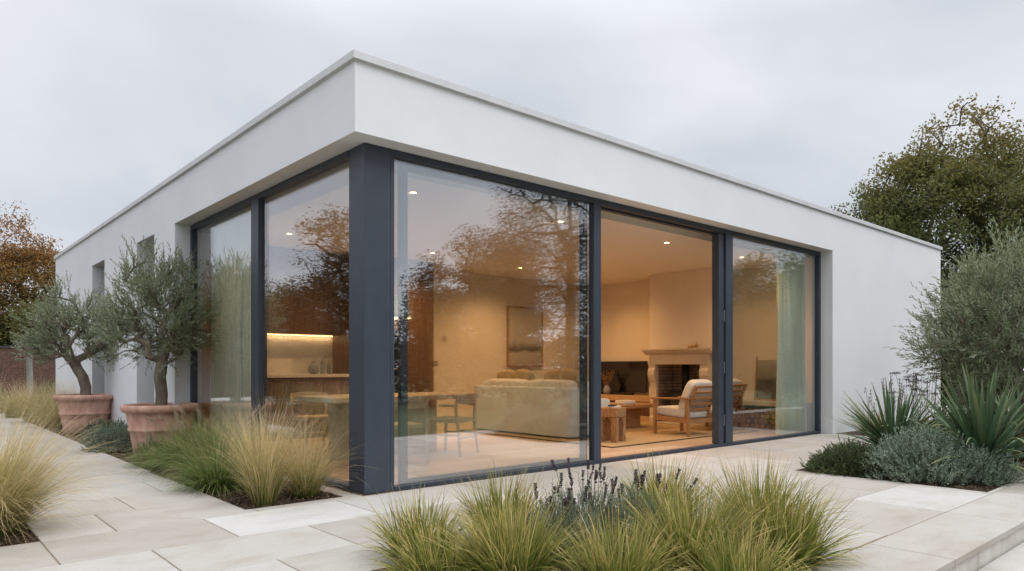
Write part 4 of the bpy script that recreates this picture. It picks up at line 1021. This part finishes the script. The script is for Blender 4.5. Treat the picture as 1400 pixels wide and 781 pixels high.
def lavender(loc, lab):
    r_ = mound('lavender', loc, .30, .36, 420, lab, SAGE, .035, .004, (.08, .18), 16, 'plant', None, .8)
    n_ = 16; st_ = MB(); P, D = [], []
    for i in range(n_):
        a = rng.uniform(0, 6.28); rr = rng.uniform(.02, .24); p = Vector((rr * math.cos(a), rr * math.sin(a), .22)); tl = rng.uniform(.05, .6) * (rr / .24); L_ = rng.uniform(.14, .30); pts = []
        for k_ in range(6):
            pts.append(p.copy()); th = tl * (.7 + .6 * k_ / 5); p = p + Vector((math.sin(th) * math.cos(a) + rng.normal() * .04, math.sin(th) * math.sin(a) + rng.normal() * .04, math.cos(th))) * L_ / 5
        st_.tube(pts, .0018, 4, False)
        d = unit(np.array(pts[-1] - pts[-2])); p0 = np.array(pts[-1]); sl_ = rng.uniform(.05, .095)
        for w_ in range(int(sl_ / .011)):
            if w_ == 1 and rng.uniform() < .4: continue
            c_ = p0 - d * sl_ * .5 + d * w_ * .011
            k2 = 14; rd = unit(np.cross(d, rng.normal(size=(k2, 3)))); P.append(np.repeat(c_[None], k2, 0) + rng.normal(size=(k2, 3)) * .0015); D.append(rd + d * .9)
    P = np.concatenate(P); D = np.concatenate(D); v_, f_ = leaves(P, D, .0135, .0065, .2); npmesh('flower_spikes', v_, f_, SPIKE, r_); st_.build('stems', SAGE, r_)
for px, Z, lab in [(800, 4.35, 'lavender with dark dried spikes in the middle of the front bed'), (868, 4.15, 'lavender with leaning dark spikes beside the right-hand tufts'), (770, 3.85, 'low leafy green lavender in front of the taller spikes')]:
    p = at(px, Z); lavender((p[0], p[1], Z0), lab)
# ------------------------------------------------------------------ mounds and yuccas
DKG = leafmat('dark_mound', [(0, (.03, .052, .018)), (.6, (.075, .115, .038)), (1, (.15, .20, .068))], .1, .6, nfac=.3, nscale=4)
GRG = leafmat('grey_mound', [(0, (.10, .15, .10)), (.6, (.24, .31, .22)), (1, (.50, .57, .44))], .15, .7, nfac=.3, nscale=4)
MID = leafmat('box_green', [(0, (.04, .068, .03)), (.6, (.11, .155, .075)), (1, (.22, .28, .15))], .12, .6, nfac=.3, nscale=4)
mound('low_shrub', (-.52, 7.15, Z0), .42, .30, 700, 'low dark green mound between the two terracotta pots', MID, .022, .008, (.05, .10), 16)
mound('low_shrub', (-.86, 5.15, Z0), .36, .36, 700, 'rounded grey-green mound left of the near pot', GRG, .03, .010, (.05, .11), 14)
mound('low_shrub', (-.70, 3.72, Z0), .26, .26, 420, 'small green mound at the foot of the near pot', MID, .022, .008, (.05, .1), 16)
mound('low_shrub', (4.56, -2.22, Z0), .50, .32, 1700, 'low dark green mound at the left tip of the right-hand bed', DKG, .026, .010, (.04, .10), 16, up=.3)
mound('low_shrub', (4.64, -2.86, Z0), .54, .48, 1400, 'silvery grey-green mound in front of the yuccas', GRG, .036, .012, (.08, .18), 15, up=.6)
mound('low_shrub', (4.86, -3.22, Z0), .40, .34, 900, 'lower grey-green mound beside the silvery one at the bed corner', GRG, .032, .011, (.06, .14), 15, up=.6)
YUC = grassmat('yucca_leaf', [(.050, .098, .042), (.072, .135, .066)], (.125, .185, .085), [(.06, .10, .045), (.38, .36, .14)], .12, .10, .5)
yp = lambda s: (.55 + .45 * math.sin(min(1, s * 2.2) * PI / 2)) * (1 - s) ** .55 if s < 1 else 0
def yucca(loc, L_, n, lab, w_=.048):
    s1 = blades(int(n * .62), .05, L_ * .8, L_ * 1.08, .03, .95, .28, w_, 9, yp, .35, curlpow=1.5)
    s2 = blades(int(n * .26), .05, L_ * .75, L_ * 1.0, .9, 1.45, .55, w_, 9, yp, .35)
    s3 = blades(int(n * .12), .05, L_ * .75, L_ * .95, .7, 1.2, 2.4, w_, 12, yp, .3, curlpow=3)
    root = empty('yucca', loc, 0, lab, 'plant', 'yuccas in the right-hand bed')
    blade_obj('leaves', [s1, s2, s3], YUC, None, None, None, parent=root, smooth=True)
    MB().tube([(0, 0, 0), (.01, 0, .14), (0, .01, .2)], [.06, .055, .04], 10).build('stem', BARK, root, smooth=True)
p = at(1222, 8.3); yucca((p[0], p[1], .10), .84, 135, 'dark green yucca in front of the white wall, the one farther back')
p = at(1345, 7.0); yucca((p[0], p[1], .16), .98, 140, 'large yucca with arching leaves at the right edge of the picture', .055)
p = at(1395, 8.2); yucca((p[0], p[1], .18), .80, 60, 'yucca partly out of view behind the large one on the right')
# seed heads against the wall
DEADH = leafmat('dead_heads', [(0, (.035, .022, .018)), (1, (.12, .08, .06))], .05, .9, nfac=.1)
def seedheads(loc, n_, h0, h1, rad, lab, flat):
    r_ = empty('seed_head_plant', loc, 0, lab, 'plant', 'dried seed heads by the white wall'); st_ = MB(); P, D = [], []
    for i in range(n_):
        a = rng.uniform(0, 6.28); rr = rng.uniform(0, rad); p = Vector((rr * math.cos(a), rr * math.sin(a), 0)); pts = []; L_ = rng.uniform(h0, h1); tl = rng.uniform(0, .22)
        for k_ in range(6): pts.append(p.copy()); p = p + Vector((math.sin(tl) * math.cos(a) + rng.normal() * .04, math.sin(tl) * math.sin(a) + rng.normal() * .04, math.cos(tl))) * L_ / 5
        st_.tube(pts, .0025, 4, False); c_ = np.array(pts[-1])
        if flat and rng.uniform() < .75:
            k2 = 90; g_ = rng.normal(size=(k2, 3)) * np.array([.030, .030, .007]); P.append(c_ + g_); D.append(rng.normal(size=(k2, 3)))
        else:
            for w_ in range(rng.integers(2, 5)):
                k2 = 12; P.append(c_ - np.array([0, 0, .05 * w_]) + rng.normal(size=(k2, 3)) * .008); D.append(rng.normal(size=(k2, 3)))
    v_, f_ = leaves(np.concatenate(P), np.concatenate(D), .016, .009, .2); npmesh('seed_heads', v_, f_, DEADH, r_); st_.build('stems', DEADH, r_)
p = at(1268, 9.6); seedheads((p[0], p[1], Z0), 30, .75, 1.12, .35, 'brown flat-topped seed heads behind the yuccas', True)
p = at(1222, 10.4); seedheads((p[0], p[1], Z0), 26, .6, 1.05, .45, 'thin dry stems with small knobs against the white wall', False)
blade_obj('dry_grass', [blades(700, .18, .35, .62, .05, .7, .8, .004, 7)], SESL, (8.95, -.75, Z0), 'thin dry grass against the white wall behind the yucca', 'grass')
mound('leafy_shrub', (7.4, -2.7, Z0), .75, .75, 900, 'dark leafy shrub under the olive bush behind the yuccas', DKG, .05, .02, (.12, .25), 12)
mound('leafy_shrub', (6.9, -3.6, Z0), .6, .55, 650, 'tan-leaved low shrub at the right edge behind the yucca', leafmat('tan_leaf', [(0, (.10, .06, .025)), (.5, (.24, .15, .065)), (1, (.40, .28, .14))], .2, .8), .05, .022, (.12, .25), 12)

for x_, y_ in ((-3.5, 2.6), (-4.4, 4.4), (-3.3, 5.9), (-4.9, 7.4), (-3.6, 8.6), (-5.2, 10.4)):
    feather((x_, y_, Z0), rng.uniform(.75, .95), 700, 'golden feather grass across the path, mirrored low in the left panes', .85, (0, 0), .16)
for x_, y_, r_ in ((-4.2, 3.3, .6), (-5.6, 5.6, .8), (-4.0, 7.3, .6), (-6.2, 9.0, .9), (-4.6, 11.8, .8)):
    mound('garden_shrub', (x_, y_, Z0), r_, r_ * .95, 700, 'dark garden shrub across the path, mirrored low in the left panes', DKG, .05, .022, (.1, .22), 10, group='shrubs across the path')
# ------------------------------------------------------------------ brick wall, post, trees beyond
p0 = np.array([-26., 24.6]); 
bw = empty('brick_wall', (-26, 24.6, -.3), 0, 'dark red brick garden wall with coping beyond the path at left', 'wall')
MB().box(0, 60, 0, .22, 0, 2.10).build('brickwork', brickmat('red_brick', (.105, .045, .032), (.17, .075, .052), (.13, .11, .095), 1, .225, .075, .010, 'x'), bw); MB().box(-.02, 60.02, -.03, .25, 2.101, 2.16).build('coping', mat('dark_coping', (.06, .055, .055), .8), bw)
p = at(40, 19.5)
POSTBARK = mat('grey_bark', (.16, .16, .14), .9, (.26, .26, .23), 7, bump=.5, bscale=25)
sp = empty('sapling', (p[0], p[1], -.3), 0, 'slim pale bare trunk standing before the brick wall', 'tree')
V, F, tips = skeleton([(0, 0, 0), (.02, 0, .8), (.0, .01, 1.6), (.03, 0, 2.3)], crown_points([((.05, 0, 2.6), (.35, .35, .4))], 40, .2), .25, .006, .075)
npmesh('trunk', V, F, POSTBARK, sp, smooth=True)
A = crown_points([((.05, 0, 2.65), (.4, .4, .45))], 40, .2); lv, lf = leaves(np.repeat(A, 90, 0) + rng.normal(size=(3600, 3)) * .16, rng.normal(size=(3600, 3)), .07, .04, .1)
AUT = leafmat('autumn_leaves', [(0, (.05, .085, .02)), (.3, (.13, .12, .03)), (.55, (.30, .15, .038)), (.8, (.40, .19, .05)), (1, (.50, .28, .09))], .3, .6, (1.5, 9.5), .5, .5)
RUST = leafmat('turning_leaves', [(0, (.065, .092, .026)), (.35, (.12, .145, .044)), (.6, (.18, .18, .055)), (.82, (.30, .195, .056)), (1, (.38, .22, .066))], .38, .6, (1.5, 11.5), .4, .5)
DARKL = leafmat('dark_leaves', [(0, (.016, .024, .010)), (.5, (.035, .045, .018)), (1, (.075, .072, .028))], .25, .6, nscale=.5)
BROWNL = leafmat('brown_leaves', [(0, (.045, .040, .016)), (.5, (.085, .062, .024)), (1, (.14, .09, .035))], .3, .6, nscale=.5)
npmesh('crown', lv, lf, AUT, sp)
p = at(8, 30)
tree('autumn_tree', (p[0], p[1], -.3), [(0, 0, 0), (.1, 0, 1), (.05, .1, 1.9), (-.05, .1, 2.6)], [((0, 0, 4.6), (2.6, 2.6, 2.2)), ((1.2, -.8, 5.0), (1.8, 1.8, 1.9)), ((-1.6, 1.0, 5.6), (2.2, 2.2, 2.3)), ((.1, 0, 7.0), (1.7, 1.7, 1.5)), ((1.1, -.8, 3.0), (1.9, 1.9, 1.3)), ((-1.2, .8, 2.8), (2.2, 2.2, 1.4))], 700, 100, .095, .27, BARK, AUT,
     'orange and green autumn tree beyond the brick wall at left', 'tree', None, .24, .012, .5, bare=6.4)
p = at(70, 27); mound('hedge_shrub', (p[0], p[1], -.3), 1.5, 2.5, 1500, 'dark green shrub behind the brick wall beside the house', DARKL, .11, .06, (.2, .45), 12)
for px, Z, r_, h_, lab in [(2, 17.2, .5, .8, 'dark green shrub at the left picture edge before the brick wall'), (72, 21.5, .55, 1.0, 'dark green shrub before the brick wall next to the house corner')]:
    p = at(px, Z); mound('dark_shrub', (p[0], p[1], -.3), r_, h_, 600, lab, DKG, .05, .025, (.1, .22), 12)
u_ = np.array([RT[0], RT[1], 0])
def bl(dx, z, r, dz=None, back=0): c = u_ * dx + np.array([FW[0], FW[1], 0]) * back; return ((c[0], c[1], z), (r, r, dz or r))
p = at(1304, 24.5)
tree('turning_tree', (p[0], p[1], -.3), [(0, 0, 0), (.1, 0, 1.2), (.0, .1, 2.4), (.1, .05, 3.4)], [bl(0, 6.4, 3.0, 2.6), bl(-2.7, 5.7, 1.9, 1.7), bl(-3.6, 4.9, 1.3, 1.2), bl(-1.6, 7.6, 1.5, 1.4), bl(.3, 8.9, 1.9, 1.7), bl(1.9, 7.6, 1.8, 1.7), bl(2.6, 5.4, 2.2, 2.0), bl(-1.5, 3.6, 2.6, 1.5), bl(1.4, 3.4, 2.6, 1.5)], 1100, 100, .11, .29, BARK, RUST,
     'big olive-brown tree turning autumn colour behind the right end of the house', 'tree', None, .30, .013, .55, bare=9.0)
p = at(1432, 30)
tree('turning_tree', (p[0], p[1], -.3), [(0, 0, 0), (.1, 0, 1.2), (.0, .1, 2.4), (.1, .05, 3.4)], [bl(0, 6.4, 2.6, 2.8), bl(-1.0, 8.8, 1.3, 1.6), bl(.8, 9.2, 1.6, 1.6), bl(0, 4, 2.6, 1.8)], 420, 110, .10, .36, BARK, RUST,
     'second turning tree behind, cut off by the right picture edge', 'tree', None, .28, .013, .55)
def hedge(x0, x1, y0, y1, h, n, lab, lm, ls=.16):
    P = np.stack([rng.uniform(x0, x1, n), rng.uniform(y0, y1, n), rng.uniform(0, 1, n) ** .7], 1)
    top = h * (1 + .10 * np.sin(P[:, 0] * .9 + P[:, 1]) + .08 * np.sin(P[:, 0] * 2.3 + 1) + .05 * np.sin(P[:, 0] * 5)); P[:, 2] *= top
    lv, lf = leaves(P, rng.normal(size=(n, 3)), ls * rng.uniform(.7, 1.2, n), ls * .6, .1)
    r_ = empty('hedge', (0, 0, -.3), 0, lab, 'hedge'); npmesh('foliage', lv, lf, lm, r_)
    m_ = MB(); k_ = max(2, int(max(x1 - x0, y1 - y0) / 2))
    for i in range(k_): s = (i + .5) / k_; cx, cy = x0 + (x1 - x0) * (s if x1 - x0 > y1 - y0 else .5), y0 + (y1 - y0) * (s if y1 - y0 >= x1 - x0 else .5); m_.tube([(cx, cy, 0), (cx + .05, cy, h * .8)], [.05, .02], 6)
    m_.build('stems', BARK, r_); return r_
hedge(15.5, 32, 3.0, 4.6, 3.2, 26000, 'dark hedge behind the olive bush at the right end of the house', DARKL)
# ------------------------------------------------------------------ the garden behind the camera, seen mirrored in the glass
def upright(px, Z, ax, h, wd, lab, fm=BROWNL, n=230, nl=46, name='garden_tree', peaks=3):
    q = refl(px, Z, ax); bs = [((0, 0, h * .42), (wd, wd, h * .30))]
    for i in range(peaks):
        a = rng.uniform(0, 6.28); rr = wd * .5 * rng.uniform(.5, 1); bs.append(((rr * math.cos(a), rr * math.sin(a), h * rng.uniform(.62, .72)), (wd * .42, wd * .42, h * .27)))
    tree(name, (q[0], q[1], -.3), [(0, 0, 0), (.05, 0, h * .1), (.0, .05, h * .2), (.05, 0, h * .28)], bs, n, nl * 2, .085, .32, DARKBARK, fm, lab, 'tree', None, .16, .012, .5)
upright(592, 25, 'y', 5.6, 1.3, 'slim bushy tree mirrored at the left of the large pane')
upright(648, 26, 'y', 7.0, 1.7, 'tallest bushy tree mirrored in the middle of the large pane')
upright(700, 25, 'y', 6.6, 1.5, 'bushy tree mirrored in the large pane next to the birch')
q = refl(778, 19, 'y')
tree('weeping_birch', (q[0], q[1], -.3), [(0, 0, 0), (.1, 0, 1.5), (.05, .1, 3), (.15, .05, 4.5), (.1, 0, 6)], [((0, 0, 6.0), (2.0, 2.0, 1.9)), ((.8, .5, 4.2), (1.6, 1.6, 1.6)), ((-.8, -.7, 4.4), (1.5, 1.5, 1.5)), ((0, 0, 3.0), (1.8, 1.8, 1.0))], 420, 85, .06, .19, DARKBARK, BROWNL, 'weeping birch with trailing twigs mirrored beside the door stile', 'tree', None, .14, .008, .4, droop=.55)
for px, Z, h_, w_, lab, fm in [(1010, 24, 5.6, 2.2, 'broad tree mirrored at the left of the right-hand pane', RUST), (1065, 22, 5.0, 2.0, 'broad tree mirrored over the right-hand curtain', RUST), (1120, 25, 5.4, 2.2, 'broad tree mirrored at the right window edge', DARKL), (900, 30, 6.5, 2.4, 'distant tree behind the birch in the garden', DARKL)]:
    upright(px, Z, 'y', h_, w_, lab, fm, 260, 50)
for px, Z, h_, w_, lab, fm in [(468, 24, 7.4, 1.8, 'brown tree mirrored in the left facade beside the column', BROWNL), (420, 27, 4.6, 1.8, 'low tree mirrored in the pane left of the column', BROWNL), (375, 28, 5.2, 2.0, 'dark tree mirrored beside the left mullion', DARKL), (315, 30, 6.0, 2.2, 'dark tree mirrored in the far left pane', DARKL)]:
    upright(px, Z, 'x', h_, w_, lab, fm, 230, 46)
hedge(-4, 46, -19.5, -17.5, 2.6, 34000, 'long dark garden hedge on the far side of the lawn', DARKL, .22)
hedge(-15.5, -14, -6, 34, 2.4, 26000, 'long dark hedge along the side garden', DARKL, .22)
